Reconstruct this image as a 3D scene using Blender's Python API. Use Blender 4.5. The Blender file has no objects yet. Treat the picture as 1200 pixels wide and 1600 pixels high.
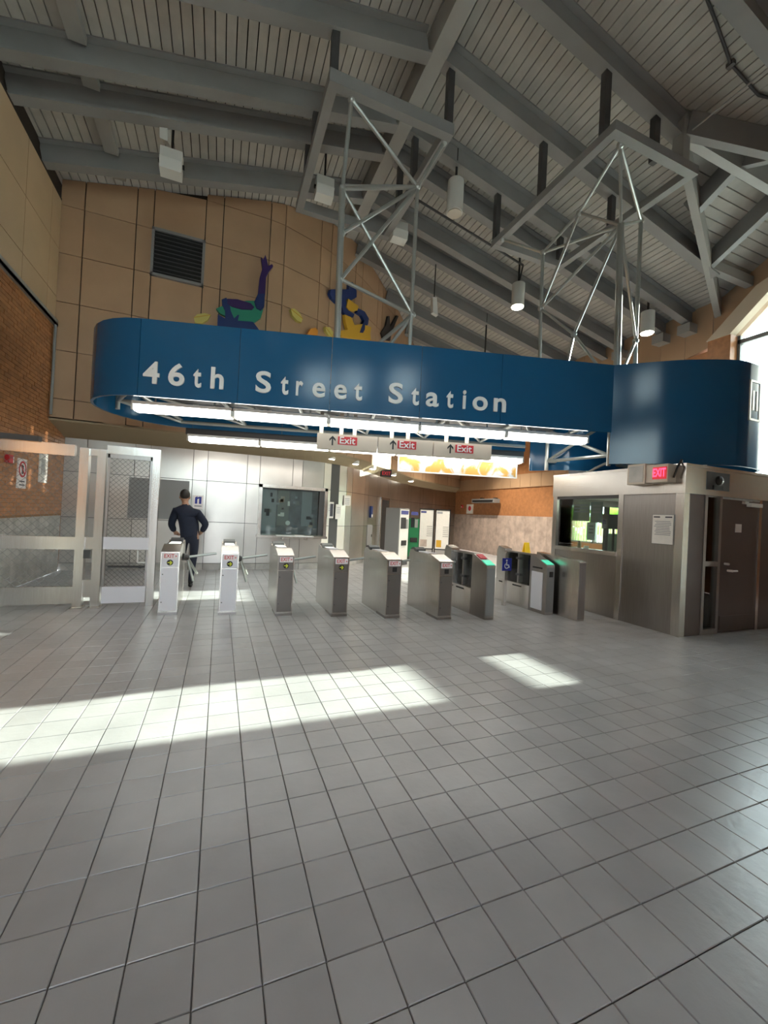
import bpy, bmesh, math, random
from math import pi, sin, cos, tan, atan2, hypot, radians
from mathutils import Vector as V, Matrix as M
random.seed(7)
S = bpy.context.scene
COL = S.collection

# ------------------------------------------------------------------ camera, sky, sun, exposure
F_ = 641.07 / 1600 * 36
cam_d = bpy.data.cameras.new('camera'); cam = bpy.data.objects.new('camera', cam_d); COL.objects.link(cam)
cam_d.sensor_width = 36; cam_d.sensor_fit = 'AUTO'; cam_d.lens = F_; cam_d.clip_start = .05; cam_d.clip_end = 300
PITCH, ROLL, YAW, EYE = .00731, -.0492, .38094, 1.55
fw = V((sin(YAW)*cos(PITCH), cos(YAW)*cos(PITCH), sin(PITCH)))
r0 = V((cos(YAW), -sin(YAW), 0)); u0 = r0.cross(fw)
rt = cos(ROLL)*r0 - sin(ROLL)*u0; up = sin(ROLL)*r0 + cos(ROLL)*u0
cam.matrix_world = M(((rt.x, up.x, -fw.x, 0), (rt.y, up.y, -fw.y, 0), (rt.z, up.z, -fw.z, EYE), (0, 0, 0, 1)))
S.camera = cam

W = bpy.data.worlds.new('sky'); S.world = W; W.use_nodes = True
bg = W.node_tree.nodes['Background']
bg.inputs[0].default_value = (.86, .93, 1.0, 1); bg.inputs[1].default_value = 6.0

sun_d = bpy.data.lights.new('sun', 'SUN'); sun_d.energy = 14.0; sun_d.angle = .009; sun_d.color = (1, .93, .82)
sun = bpy.data.objects.new('sun', sun_d); COL.objects.link(sun)
sun.rotation_euler = V((-1, 0, -.30)).to_track_quat('-Z', 'Y').to_euler()

S.view_settings.view_transform = 'Standard'; S.view_settings.look = 'None'
S.view_settings.gamma = 1; S.view_settings.use_curve_mapping = False
S.view_settings.exposure = 1.12
S.cycles.max_bounces = 8; S.cycles.transparent_max_bounces = 16
S.cycles.sample_clamp_indirect = 6

# ------------------------------------------------------------------ materials
MT = {}
def mat(name, col, rough=.6, metal=0, emit=0, ecol=None, noise=0, nscale=6, bump=0, bscale=40, var=0, stretch=None, spec=.5, coat=0):
    m = bpy.data.materials.new(name); m.use_nodes = True; MT[name] = m
    nt = m.node_tree; b = nt.nodes['Principled BSDF']
    b.inputs['Base Color'].default_value = (*col, 1); b.inputs['Roughness'].default_value = rough
    b.inputs['Metallic'].default_value = metal; b.inputs['Specular IOR Level'].default_value = spec
    b.inputs['Coat Weight'].default_value = coat
    if emit:
        b.inputs['Emission Color'].default_value = (*(ecol or col), 1); b.inputs['Emission Strength'].default_value = emit
    L = nt.links
    if noise or bump or var:
        tc = nt.nodes.new('ShaderNodeNewGeometry'); src = tc.outputs['Position']
        if stretch:
            mp = nt.nodes.new('ShaderNodeVectorMath'); mp.operation = 'MULTIPLY'
            mp.inputs[1].default_value = stretch; L.new(src, mp.inputs[0]); src = mp.outputs[0]
    if noise or var:
        mul = nt.nodes.new('ShaderNodeMix'); mul.data_type = 'RGBA'; mul.blend_type = 'MULTIPLY'; mul.inputs[0].default_value = 1
        mul.inputs[6].default_value = (*col, 1)
        f = None
        if noise:
            n = nt.nodes.new('ShaderNodeTexNoise'); n.inputs['Scale'].default_value = nscale; n.inputs['Detail'].default_value = 5
            L.new(src, n.inputs['Vector'])
            mr = nt.nodes.new('ShaderNodeMapRange'); mr.inputs[1].default_value = .3; mr.inputs[2].default_value = .7
            mr.inputs[3].default_value = 1-noise; mr.inputs[4].default_value = 1+noise
            L.new(n.outputs['Fac'], mr.inputs[0]); f = mr.outputs[0]
        if var:
            oi = nt.nodes.new('ShaderNodeObjectInfo'); ad = nt.nodes.new('ShaderNodeMath'); ad.operation = 'ADD'
            L.new(oi.outputs['Random'], ad.inputs[0]); L.new(tc.outputs['Random Per Island'], ad.inputs[1])
            fr = nt.nodes.new('ShaderNodeMath'); fr.operation = 'FRACT'; L.new(ad.outputs[0], fr.inputs[0])
            m2 = nt.nodes.new('ShaderNodeMapRange'); m2.inputs[3].default_value = 1-var; m2.inputs[4].default_value = 1+var
            L.new(fr.outputs[0], m2.inputs[0])
            if f is None: f = m2.outputs[0]
            else:
                mm = nt.nodes.new('ShaderNodeMath'); mm.operation = 'MULTIPLY'; L.new(f, mm.inputs[0]); L.new(m2.outputs[0], mm.inputs[1]); f = mm.outputs[0]
        L.new(f, mul.inputs[7]); L.new(mul.outputs[2], b.inputs['Base Color'])
    if bump:
        n2 = nt.nodes.new('ShaderNodeTexNoise'); n2.inputs['Scale'].default_value = bscale; n2.inputs['Detail'].default_value = 4
        L.new(src, n2.inputs['Vector'])
        bp = nt.nodes.new('ShaderNodeBump'); bp.inputs['Strength'].default_value = bump; bp.inputs['Distance'].default_value = .01
        L.new(n2.outputs['Fac'], bp.inputs['Height']); L.new(bp.outputs[0], b.inputs['Normal'])
    return m
def glass(name, tint=(.9, .97, .95), refl=.08):
    m = bpy.data.materials.new(name); m.use_nodes = True; MT[name] = m
    nt = m.node_tree; nt.nodes.clear(); L = nt.links
    o = nt.nodes.new('ShaderNodeOutputMaterial'); t = nt.nodes.new('ShaderNodeBsdfTransparent'); t.inputs[0].default_value = (*tint, 1)
    g = nt.nodes.new('ShaderNodeBsdfGlossy'); g.inputs['Roughness'].default_value = .02
    fr = nt.nodes.new('ShaderNodeFresnel'); fr.inputs[0].default_value = 1.45
    ad = nt.nodes.new('ShaderNodeMath'); ad.operation = 'ADD'; ad.inputs[1].default_value = refl*.3; L.new(fr.outputs[0], ad.inputs[0])
    x = nt.nodes.new('ShaderNodeMixShader'); L.new(ad.outputs[0], x.inputs[0]); L.new(t.outputs[0], x.inputs[1]); L.new(g.outputs[0], x.inputs[2])
    L.new(x.outputs[0], o.inputs[0]); return m

mat('grout', (.16, .152, .148), .8, noise=.2, nscale=3)
mat('floor_tile', (.41, .413, .425), .28, noise=.10, nscale=2.2, bump=.16, bscale=22, var=.06, spec=.5)
mat('tan_panel', (.46, .295, .175), .55, noise=.07, nscale=1.3, var=.05)
mat('tan_pale', (.55, .40, .25), .55, noise=.06, nscale=1.3, var=.05)
mat('brick', (.42, .185, .075), .45, noise=.15, nscale=9, bump=.3, bscale=70, var=.16)
mat('mortar', (.30, .17, .09), .9)
mat('stone_tile', (.40, .385, .36), .35, noise=.22, nscale=5, var=.1)
mat('stone_pink', (.46, .37, .32), .35, noise=.25, nscale=4, var=.08)
mat('joint_dark', (.03, .022, .016), .9)
mat('cream', (.72, .6, .45), .6)
mat('roof_deck', (.44, .42, .38), .7, noise=.08, nscale=4, var=.05)
mat('roof_backing', (.02, .02, .02), .9)
mat('beam_grey', (.25, .25, .245), .5, noise=.08, nscale=2)
mat('beam_pale', (.33, .325, .305), .5, noise=.06, nscale=2)
mat('pipe_grey', (.42, .44, .42), .3, metal=.6)
mat('stainless', (.60, .575, .54), .27, metal=1, noise=.10, nscale=2.0, bump=.05, bscale=1, stretch=(60, 60, 1.5))
mat('stainless_wall', (.57, .545, .51), .33, metal=1, noise=.10, nscale=1.2, bump=.10, bscale=.8, var=.06)
mat('stainless_dark', (.36, .34, .325), .33, metal=1, noise=.08, nscale=2.0, bump=.05, bscale=1, stretch=(60, 60, 1.5))
mat('door_brown', (.15, .125, .12), .42, metal=.6, noise=.06, nscale=2)
mat('turnstile_grey', (.21, .19, .18), .40, metal=.7, noise=.05, nscale=3)
mat('sign_blue', (.012, .092, .205), .15, noise=.05, nscale=1.0, var=.05, spec=.35)
mat('white', (.8, .8, .78), .5)
mat('letter_white', (.75, .77, .76), .5)
mat('pale_paint', (.76, .76, .82), .45)  # plain pale colour; on two turnstile fronts it stands for reflected light
mat('beige', (.60, .52, .43), .5)
mat('black', (.012, .012, .013), .5)
mat('dark_grey', (.06, .06, .062), .5)
mat('mid_grey', (.25, .25, .25), .5)
mat('red', (.55, .02, .03), .5)
mat('label_white', (.85, .80, .80), .5)
mat('label_red', (.60, .03, .05), .5)
mat('yellow_green', (.65, .70, .04), .5)
mat('isa_blue', (.02, .03, .28), .5)
mat('tube', (1, .98, .92), .4, emit=4.2, ecol=(1, .97, .90))
mat('lamp_on', (1, .95, .8), .4, emit=14, ecol=(1, .93, .78))
mat('lamp_off', (.55, .5, .42), .4)
mat('lamp_white', (.62, .62, .58), .45)
mat('soffit_lamp', (1, .98, .9), .4, emit=7, ecol=(1, .95, .82))
mat('exit_glow', (.9, .02, .06), .4, emit=2.2, ecol=(1, .03, .08))
mat('exit_dim', (.2, .01, .02), .4, emit=.25, ecol=(1, .02, .04))
mat('reader_green', (.05, .42, .26), .4, emit=.35, ecol=(.1, .8, .5))
mat('soffit', (.34, .27, .17), .7)
mat('navy', (.006, .010, .026), .85, noise=.2, nscale=30)
mat('trouser', (.010, .013, .028), .85)
mat('skin', (.36, .19, .12), .55)
mat('hair', (.012, .008, .006), .6)
mat('shoe', (.006, .006, .007), .5)
mat('art_purple', (.035, .012, .10), .5); mat('art_blue', (.010, .030, .14), .5); mat('art_green', (.02, .24, .15), .5)
mat('art_yellow', (.62, .36, .03), .5); mat('leaf_yellow', (.60, .52, .14), .5); mat('art_orange', (.70, .28, .03), .5)
mat('machine_green', (.01, .16, .06), .4); mat('paper', (.78, .76, .72), .6, noise=.03, nscale=20); mat('print', (.32, .33, .36), .6)
mat('print_dark', (.06, .06, .08), .6); mat('header_blue', (.06, .07, .25), .5); mat('case_board', (.20, .20, .23), .5, noise=.25, nscale=5)
mat('caution', (.85, .55, .01), .45)
mat('hedge', (.28, .62, .08), .8, noise=.4, nscale=7); mat('pavement', (.62, .61, .58), .9)
mat('fence_white', (.75, .78, .72), .6); mat('chair_green', (.10, .14, .11), .7)
mat('cable', (.02, .02, .02), .6); mat('monitor', (.02, .022, .03), .35)
glass('window_glass'); glass('green_glass', (.86, .96, .92), .1); glass('clear_glass', (.86, .93, .92), .1)
# translucent printed banner: soft yellow and white waves
m = mat('banner', (.8, .8, .78), .6); nt = m.node_tree; b = nt.nodes['Principled BSDF']
gp = nt.nodes.new('ShaderNodeNewGeometry'); wv = nt.nodes.new('ShaderNodeTexNoise'); wv.inputs['Scale'].default_value = 2.2; wv.inputs['Detail'].default_value = 6; wv.inputs['Distortion'].default_value = 1.8
cr = nt.nodes.new('ShaderNodeValToRGB'); cr.color_ramp.elements[0].position = .44; cr.color_ramp.elements[0].color = (.50, .28, .06, 1)
cr.color_ramp.elements[1].position = .55; cr.color_ramp.elements[1].color = (.48, .50, .52, 1)
nt.links.new(gp.outputs['Position'], wv.inputs['Vector']); nt.links.new(wv.outputs['Fac'], cr.inputs[0]); nt.links.new(cr.outputs[0], b.inputs['Base Color'])

# ------------------------------------------------------------------ helpers
class B:
    def __init__(s): s.bm = bmesh.new()
    def box(s, lo, hi):
        x0, y0, z0 = lo; x1, y1, z1 = hi
        return s.hexa([(x0, y0, z0), (x1, y0, z0), (x1, y1, z0), (x0, y1, z0), (x0, y0, z1), (x1, y0, z1), (x1, y1, z1), (x0, y1, z1)])
    def hexa(s, p):
        v = [s.bm.verts.new(q) for q in p]
        for f in ((0, 3, 2, 1), (4, 5, 6, 7), (0, 1, 5, 4), (1, 2, 6, 5), (2, 3, 7, 6), (3, 0, 4, 7)): s.bm.faces.new([v[i] for i in f])
        return s
    def obox(s, fr, lo, hi):          # box in a frame (origin, ex, ey, ez)
        o, ex, ey, ez = fr
        P = lambda a, b_, c: o + ex*a + ey*b_ + ez*c
        (a0, b0, c0), (a1, b1, c1) = lo, hi
        return s.hexa([P(a0, b0, c0), P(a1, b0, c0), P(a1, b1, c0), P(a0, b1, c0), P(a0, b0, c1), P(a1, b0, c1), P(a1, b1, c1), P(a0, b1, c1)])
    def cyl(s, p0, p1, r, n=10, r1=None):
        p0, p1 = V(p0), V(p1); d = (p1-p0).normalized(); a = d.orthogonal().normalized(); c = d.cross(a); r1 = r if r1 is None else r1
        A = [s.bm.verts.new(p0+(a*cos(2*pi*i/n)+c*sin(2*pi*i/n))*r) for i in range(n)]
        D = [s.bm.verts.new(p1+(a*cos(2*pi*i/n)+c*sin(2*pi*i/n))*r1) for i in range(n)]
        for i in range(n): s.bm.faces.new((A[i], A[(i+1) % n], D[(i+1) % n], D[i]))
        s.bm.faces.new(A[::-1]); s.bm.faces.new(D); return s
    def beam(s, p0, p1, w, h, upv=(0, 0, 1)):   # solid rectangular bar; p on its bottom centre line
        p0, p1 = V(p0), V(p1); d = (p1-p0).normalized(); sd = d.cross(V(upv)).normalized(); u = sd.cross(d)
        q = [p0-sd*w/2, p0+sd*w/2, p1+sd*w/2, p1-sd*w/2]
        return s.hexa(q+[k+u*h for k in q])
    def ibeam(s, p0, p1, w, h, tf=.035, tw=.04):
        p0, p1 = V(p0), V(p1); d = (p1-p0).normalized(); sd = d.cross(V((0, 0, 1))).normalized(); u = sd.cross(d)
        prof = [(-w/2, 0), (w/2, 0), (w/2, tf), (tw/2, tf+.02), (tw/2, h-tf-.02), (w/2, h-tf), (w/2, h), (-w/2, h), (-w/2, h-tf), (-tw/2, h-tf-.02), (-tw/2, tf+.02), (-w/2, tf)]
        A = [s.bm.verts.new(p0+sd*a+u*c) for a, c in prof]; D = [s.bm.verts.new(p1+sd*a+u*c) for a, c in prof]
        n = len(prof)
        for i in range(n): s.bm.faces.new((A[i], A[(i+1) % n], D[(i+1) % n], D[i]))
        s.bm.faces.new(A[::-1]); s.bm.faces.new(D); return s
    def prism(s, fr, poly, d0, d1):   # polygon in (ex,ey), extruded along ez from d0 to d1
        o, ex, ey, ez = fr
        A = [s.bm.verts.new(o+ex*a+ey*c+ez*d0) for a, c in poly]; D = [s.bm.verts.new(o+ex*a+ey*c+ez*d1) for a, c in poly]
        n = len(poly)
        for i in range(n): s.bm.faces.new((A[i], A[(i+1) % n], D[(i+1) % n], D[i]))
        s.bm.faces.new(A[::-1]); s.bm.faces.new(D); return s
    def tube(s, pts, r, n=8):
        for a, c in zip(pts[:-1], pts[1:]): s.cyl(a, c, r, n)
        return s
    def ball(s, p, r, sc=(1, 1, 1)):
        bmesh.ops.create_uvsphere(s.bm, u_segments=10, v_segments=7, radius=r, matrix=M.Translation(p) @ M.Diagonal((*sc, 1))); return s
    def mesh(s, name, m, smooth=False, bevel=0):
        if bevel:
            bmesh.ops.bevel(s.bm, geom=[e for e in s.bm.edges if e.is_manifold and e.calc_face_angle(0) > .5], offset=bevel, segments=1, affect='EDGES', profile=.5)
        bmesh.ops.recalc_face_normals(s.bm, faces=s.bm.faces)
        me = bpy.data.meshes.new(name); s.bm.to_mesh(me); s.bm.free(); me.materials.append(MT[m] if isinstance(m, str) else m)
        if smooth:
            me.shade_smooth()
            try: me.set_sharp_from_angle(angle=radians(40))
            except Exception: pass
        return me
def obj(name, b, m='white', parent=None, smooth=False, bevel=0, loc=None):
    me = b.mesh(name, m, smooth, bevel) if isinstance(b, B) else b
    o = bpy.data.objects.new(name, me); COL.objects.link(o)
    if parent is not None:
        o.parent = parent
        off = V((0, 0, 0)); q = parent
        while q is not None: off += q.location; q = q.parent
        if loc is None: o.location = -off
        else: o.location = V(loc)-off
    elif loc is not None: o.location = loc
    return o
def tag(o, label, cat=None, group=None, kind=None):
    o['label'] = label
    if cat: o['category'] = cat
    if group: o['group'] = group
    if kind: o['kind'] = kind
    return o
def thing(name, label, cat, loc=(0, 0, 0), group=None, kind=None):
    o = bpy.data.objects.new(name, None); COL.objects.link(o); o.location = loc; o.empty_display_size = .2
    return tag(o, label, cat, group, kind)
def struct(o, label): return tag(o, label, kind='structure')
def dup(o, loc, rz, label, parent=None):
    c = o.copy(); COL.objects.link(c)
    if parent is None:
        c.location = loc; c.rotation_euler = (0, 0, rz)
        if label: c['label'] = label
    else: c.parent = parent
    for ch in o.children: dup(ch, None, 0, None, c)
    return c
def frame(o, ex, ez=(0, 0, 1)):       # vertical plane frame: ex along, ey up, ez outward
    ex = V(ex).normalized(); u = V(ez).normalized(); return (V(o), ex, u, ex.cross(u))
def text(s, size, m, fr, depth=.004, align='CENTER', bold=0, name='lettering', parent=None, width=None):
    cu = bpy.data.curves.new(name, 'FONT'); cu.body = s; cu.size = size; cu.extrude = depth/2; cu.align_x = align; cu.align_y = 'CENTER'
    cu.offset = bold; cu.resolution_u = 3
    t = bpy.data.objects.new('tmp', cu); COL.objects.link(t); dg = bpy.context.evaluated_depsgraph_get()
    me = bpy.data.meshes.new_from_object(t.evaluated_get(dg)); bpy.data.objects.remove(t); bpy.data.curves.remove(cu)
    xs = [v.co.x for v in me.vertices]; sx = 1
    if width and xs: sx = width/(max(xs)-min(xs)); cx = (max(xs)+min(xs))/2
    o, ex, ey, ez = fr
    for v in me.vertices:
        c = v.co.copy()
        if width: c.x = (c.x-cx)*sx
        v.co = o+ex*c.x+ey*c.y+ez*(c.z+depth/2)
    me.materials.clear(); me.materials.append(MT[m]); me.name = name
    return obj(name, me, parent=parent)
def catmull(pts, n=16):
    out = []
    for i in range(len(pts)-1):
        p0, p1, p2, p3 = (V(pts[k]) for k in (max(i-1, 0), i, i+1, min(i+2, len(pts)-1)))
        for k in range(n):
            t = k/n
            out.append(.5*((2*p1)+(p2-p0)*t+(2*p0-5*p1+4*p2-p3)*t*t+(3*p1-p0-3*p2+p3)*t**3))
    out.append(V(pts[-1])); return out
class Path:
    def __init__(s, pts):
        s.p = pts; s.l = [0]
        for a, c in zip(pts[:-1], pts[1:]): s.l.append(s.l[-1]+(c-a).length)
        s.len = s.l[-1]
    def at(s, d):
        d = max(0, min(d, s.len))
        for i in range(len(s.p)-1):
            if d <= s.l[i+1]: t = (d-s.l[i])/max(1e-9, s.l[i+1]-s.l[i]); return s.p[i].lerp(s.p[i+1], t)
        return s.p[-1]

# ------------------------------------------------------------------ room dimensions
XL, XR, YN, YF = -3.2, 11.4, -2.2, 18.6
RX, RZ, SL = 2.85, 8.80, .22                      # ridge: rafter undersides
DK = .42                                          # rafter depth
def raf(x): return RZ-SL*abs(x-RX)
def deckz(x): return raf(x)+DK
DY, DZ, DSL, DA = 4.5, 8.42, .54, 6.5             # dormer ridge y, deck height, slope, apex x
def vhalf(x): return max(0, (x-DA)/4.9*2.0)       # dormer half width along the valley

# ------------------------------------------------------------------ floor
fl = thing('floor', 'grey square tiled station floor with dark joints', None, kind='structure')
obj('grout_bed', B().box((XL, YN, -.15), (XR, YF, -.008)), 'grout', fl)
T = .2123
def tile_bm(b, x, y, z=0):
    g = .0022; c = .0018; h = T/2-g
    lo = [(x+sx*h, y+sy*h, -.03) for sx, sy in ((-1, -1), (1, -1), (1, 1), (-1, 1))]
    md = [(p[0], p[1], -.004+z) for p in lo]
    tp = [(x+sx*(h-c), y+sy*(h-c), z) for sx, sy in ((-1, -1), (1, -1), (1, 1), (-1, 1))]
    v = [[b.bm.verts.new(p) for p in L] for L in (lo, md, tp)]
    for A, D in ((v[0], v[1]), (v[1], v[2])):
        for i in range(4): b.bm.faces.new((A[i], A[(i+1) % 4], D[(i+1) % 4], D[i]))
    b.bm.faces.new(v[2])
cells = []
for i in range(int((XL)/T-2), int(XR/T)+2):
    for j in range(int(YN/T)-6, int(YF/T)+2):
        x, y = T*(i+.9666+.5), T*(j+5.4603+.5)
        if XL+T/2 < x < XR-T/2 and YN+T/2 < y < YF-T/2:
            d = V((x, y, -EYE)); zc = d.dot(fw); u = d.dot(rt)/zc if zc > .2 else 9; w = d.dot(up)/zc if zc > .2 else 9
            cells.append((0 if abs(u) < .95 and abs(w) < 1.27 else 1, d.length, x, y))
cells.sort()
tb = B(); tile_bm(tb, 0, 0); tme = tb.mesh('tile', 'floor_tile')
for c in cells[:295]:
    obj('tile', tme, parent=fl, loc=(c[2], c[3], random.uniform(-.0012, .0008)))
b = B()
for c in cells[295:]: tile_bm(b, c[2], c[3], random.uniform(-.0012, .0008))
o = obj('tile_field', b, 'floor_tile', fl); o['kind'] = 'stuff'

# ------------------------------------------------------------------ left wall
wl = thing('wall_left', 'orange brick side wall with tan panels above a metal ledge', None, (XL, 0, 0), kind='structure')
obj('core', B().box((XL-.3, YN, 0), (XL-.02, 11.0, 7.5)), 'mortar', wl)
b = B(); z = 1.24; k = 0
while z < 4.93:
    y = 4.5+(k % 2)*.11
    while y < 10.9:
        y1 = min(y+.212, 10.9); b.box((XL-.05, y, z), (XL+random.uniform(-.003, .003), y1, z+.062)); y += .22
    z += .0705; k += 1
o = obj('brick_field', b, 'brick', wl); o['kind'] = 'stuff'
obj('brick_plain', B().box((XL-.05, YN, 1.24), (XL, 4.5, 4.95)), 'brick', wl)
zz = [0, .1, .41, .72, .96, 1.2]
for y in [YN+.31*i for i in range(43)]:
    if y > 10.6: break
    for q, (z0, z1) in enumerate(zip(zz[:-1], zz[1:])):
        if y > 5.2: obj('wainscot_tile', B().box((XL-.02, y+.003, z0+.003), (XL+.02, y+.307, z1-.003)), 'stone_tile', wl)
if True: obj('wainscot_plain', B().box((XL-.02, YN, 0), (XL+.02, 5.2, 1.2)), 'stone_tile', wl)
ys = [YN]+[6.36-1.04*i for i in range(8, -1, -1)]+[7.40, 8.44, 9.48, 9.93]
ys = sorted(y for y in ys if y >= YN)
for a, c in zip(ys[:-1], ys[1:]):
    for z0, z1 in ((5.06, 5.52), (5.52, 6.46), (6.46, 7.42)):
        obj('panel', B().box((XL-.02, a+.006, z0+.006), (XL+.025, c-.006, z1-.006)), 'tan_pale', wl)
obj('ledge', B().box((XL, YN, 4.95), (XL+.07, 10.1, 5.0)).box((XL+.05, YN, 4.95), (XL+.07, 10.1, 5.06)), 'beam_pale', wl)
obj('conduit', B().cyl((XL+.05, 9.88, 3.2), (XL+.05, 9.88, 4.95), .025), 'beam_grey', wl)
obj('wall_top_cap', B().box((XL-.3, YN, 7.42), (XL+.02, 11, 7.47)).box((XL-.3, YN, 7.47), (XL-.06, 11, 8.05)), 'joint_dark', wl)

# ------------------------------------------------------------------ curved back wall: tan panels above, stainless below
tanP = Path(catmull([(-3.2, 9.95), (-1.5, 9.95), (.2, 9.95), (1.2, 10.02), (2.4, 10.52), (3.6, 11.35), (4.8, 12.5), (5.64, 13.3), (7.46, 15.3), (9.64, 17.0), (11.4, 18.1)]))
ssP = Path(catmull([(-3.2, 10.9), (-1, 10.9), (1.2, 10.9), (2.5, 11.0), (3.5, 11.58), (4.43, 12.55), (5.2, 13.5), (6.3, 14.8), (7.4, 15.95), (9.3, 17.4), (11.4, 18.5)]))
wb = thing('wall_back', 'tan panelled wall curving away above a stainless lower wall', None, (0, 9.95, 0), kind='structure')
b = B()
N = 90; rows = []
for k in range(N+1):
    p = tanP.at(tanP.len*k/N); q = tanP.at(tanP.len*k/N+.05); q0 = tanP.at(tanP.len*k/N-.05); t = (q-q0).normalized(); n = V((-t.y, t.x))
    a = p+n*.03; c = p+n*.25; rows.append((a, c, deckz(p.x)-.05))
for (a, c, h), (a2, c2, h2) in zip(rows[:-1], rows[1:]):
    b.hexa([(a.x, a.y, 3.13), (a2.x, a2.y, 3.13), (c2.x, c2.y, 3.13), (c.x, c.y, 3.13), (a.x, a.y, h), (a2.x, a2.y, h2), (c2.x, c2.y, h2), (c.x, c.y, h)])
obj('backing', b, 'joint_dark', wb)
def tan_cols():
    d = .4; out = [(0, .4)]; w = 1
    wid = [.9, .31, 1.0, .36, 1.02, .35]
    k = 0
    while d < tanP.len-.2:
        ww = wid[k] if k < len(wid) else (1.0 if k % 2 == 0 else .35)
        out.append((d, min(d+ww, tanP.len))); d += ww; k += 1
    return out
tz = [3.13, 3.53, 4.49, 5.45, 6.41, 7.36, 8.31, 9.26]
for d0, d1 in tan_cols():
    p, q = tanP.at(d0+.010), tanP.at(d1-.010); t = (q-p).normalized(); n = V((-t.y, t.x))*.04
    for z0, z1 in zip(tz[:-1], tz[1:]):
        ha, hb = min(z1, deckz(p.x)-.03), min(z1, deckz(q.x)-.03)
        if ha <= z0+.05 or hb <= z0+.05: continue
        g = .006
        obj('panel', B().hexa([(p.x, p.y, z0+g), (q.x, q.y, z0+g), (q.x+n.x, q.y+n.y, z0+g), (p.x+n.x, p.y+n.y, z0+g), (p.x, p.y, ha-g), (q.x, q.y, hb-g), (q.x+n.x, q.y+n.y, hb-g), (p.x+n.x, p.y+n.y, ha-g)]), 'tan_panel', wb)
# soffit between the tan wall and the stainless wall
b = B(); n = 80
def near(path, x, y): return min((path.len*k/400 for k in range(401)), key=lambda d: (path.at(d)-V((x, y))).length)
for k in range(n):
    a, a2 = tanP.at(tanP.len*k/n), tanP.at(tanP.len*(k+1)/n)
    c, c2 = ssP.at(ssP.len*k/n), ssP.at(ssP.len*(k+1)/n)
    b.hexa([(a.x, a.y, 3.10), (a2.x, a2.y, 3.10), (c2.x, c2.y, 2.90), (c.x, c.y, 2.90), (a.x, a.y, 3.16), (a2.x, a2.y, 3.16), (c2.x, c2.y, 2.98), (c.x, c.y, 2.98)])
obj('soffit', b, 'soffit', wb)
b = B(); n = 60
for k in range(n):
    p, q = ssP.at(ssP.len*k/n), ssP.at(ssP.len*(k+1)/n); t = (q-p).normalized(); m_ = V((-t.y, t.x)); a, a2, c, c2 = p+m_*.03, q+m_*.03, p+m_*.2, q+m_*.2
    b.hexa([(a.x, a.y, 0), (a2.x, a2.y, 0), (c2.x, c2.y, 0), (c.x, c.y, 0), (a.x, a.y, 2.95), (a2.x, a2.y, 2.95), (c2.x, c2.y, 2.95), (c.x, c.y, 2.95)])
obj('stainless_backing', b, 'dark_grey', wb)
cols = [0, .42, 1.34, 1.65, 2.56, 2.88, 3.80, 4.11, 4.94, 5.2, 5.82]
d = 5.82; k = 0
while d < ssP.len-.3: d += (.92, .31)[k % 2]; cols.append(min(d, ssP.len)); k += 1
for a, c in zip(cols[:-1], cols[1:]):
    p, q = ssP.at(a+.006), ssP.at(c-.006)
    if (q-p).length < .03: continue
    t = (q-p).normalized(); n = V((-t.y, t.x))*.035
    for z0, z1 in ((.16, 1.17), (1.17, 2.17), (2.17, 2.92)):
        g = .006
        obj('stainless_panel', B().hexa([(p.x, p.y, z0+g), (q.x, q.y, z0+g), (q.x+n.x, q.y+n.y, z0+g), (p.x+n.x, p.y+n.y, z0+g), (p.x, p.y, z1-g), (q.x, q.y, z1-g), (q.x+n.x, q.y+n.y, z1-g), (p.x+n.x, p.y+n.y, z1-g)]), 'stainless_wall', wb)
    obj('base_tile', B().hexa([(p.x+n.x*-.6, p.y+n.y*-.6, 0), (q.x+n.x*-.6, q.y+n.y*-.6, 0), (q.x+n.x, q.y+n.y, 0), (p.x+n.x, p.y+n.y, 0), (p.x+n.x*-.6, p.y+n.y*-.6, .155), (q.x+n.x*-.6, q.y+n.y*-.6, .155), (q.x+n.x, q.y+n.y, .155), (p.x+n.x, p.y+n.y, .155)]), 'stone_tile', wb)
# dark recess panels in the curved stainless wall
def on_ss(d): p, q = ssP.at(d-.15), ssP.at(d+.15); t = (q-p).normalized(); return frame((ssP.at(d).x, ssP.at(d).y, 0), (t.x, t.y, 0))
dr = thing('door_2', 'dark doorway in the curved stainless wall beside the fare machines', None, (*ssP.at(near(ssP, 5.6, 13.95)), 0), kind='structure')
f = on_ss(near(ssP, 5.6, 13.95)); obj('door_leaf', B().obox(f, (-.42, .02, .0), (.42, 2.1, .03)), 'black', dr); obj('door_frame', B().obox(f, (-.5, 0, -.0), (-.42, 2.16, .05)).obox(f, (.42, 0, 0), (.5, 2.16, .05)).obox(f, (-.5, 2.1, 0), (.5, 2.18, .05)), 'stainless', dr)

# ------------------------------------------------------------------ right wall with windows and dormer gable
wr = thing('wall_right', 'brick side wall with a tall gabled window under a dormer', None, (XR, 0, 0), kind='structure')
fx = (V((XR, 0, 0)), V((0, 1, 0)), V((0, 0, 1)), V((1, 0, 0)))     # (y, z) outward
def wallpiece(name, poly, m, d0=0, d1=.3): return obj(name, B().prism(fx, poly, d0, d1), m, wr)
W1 = [(2.95, 2.385), (6.1, 2.385), (6.1, 6.3), (5.4, 6.95), (4.5, 7.3), (3.6, 6.95), (2.95, 6.3)]
wallpiece('brick_plain', [(YN, 3.0), (2.95, 3.0), (2.95, 5.9), (YN, 5.9)], 'brick'); wallpiece('brick_jamb', [(-.1, 0), (2.95, 0), (2.95, 3.0), (-.1, 3.0)], 'brick'); wallpiece('brick_jamb', [(YN, 0), (-2.1, 0), (-2.1, 3.0), (YN, 3.0)], 'brick')
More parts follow.
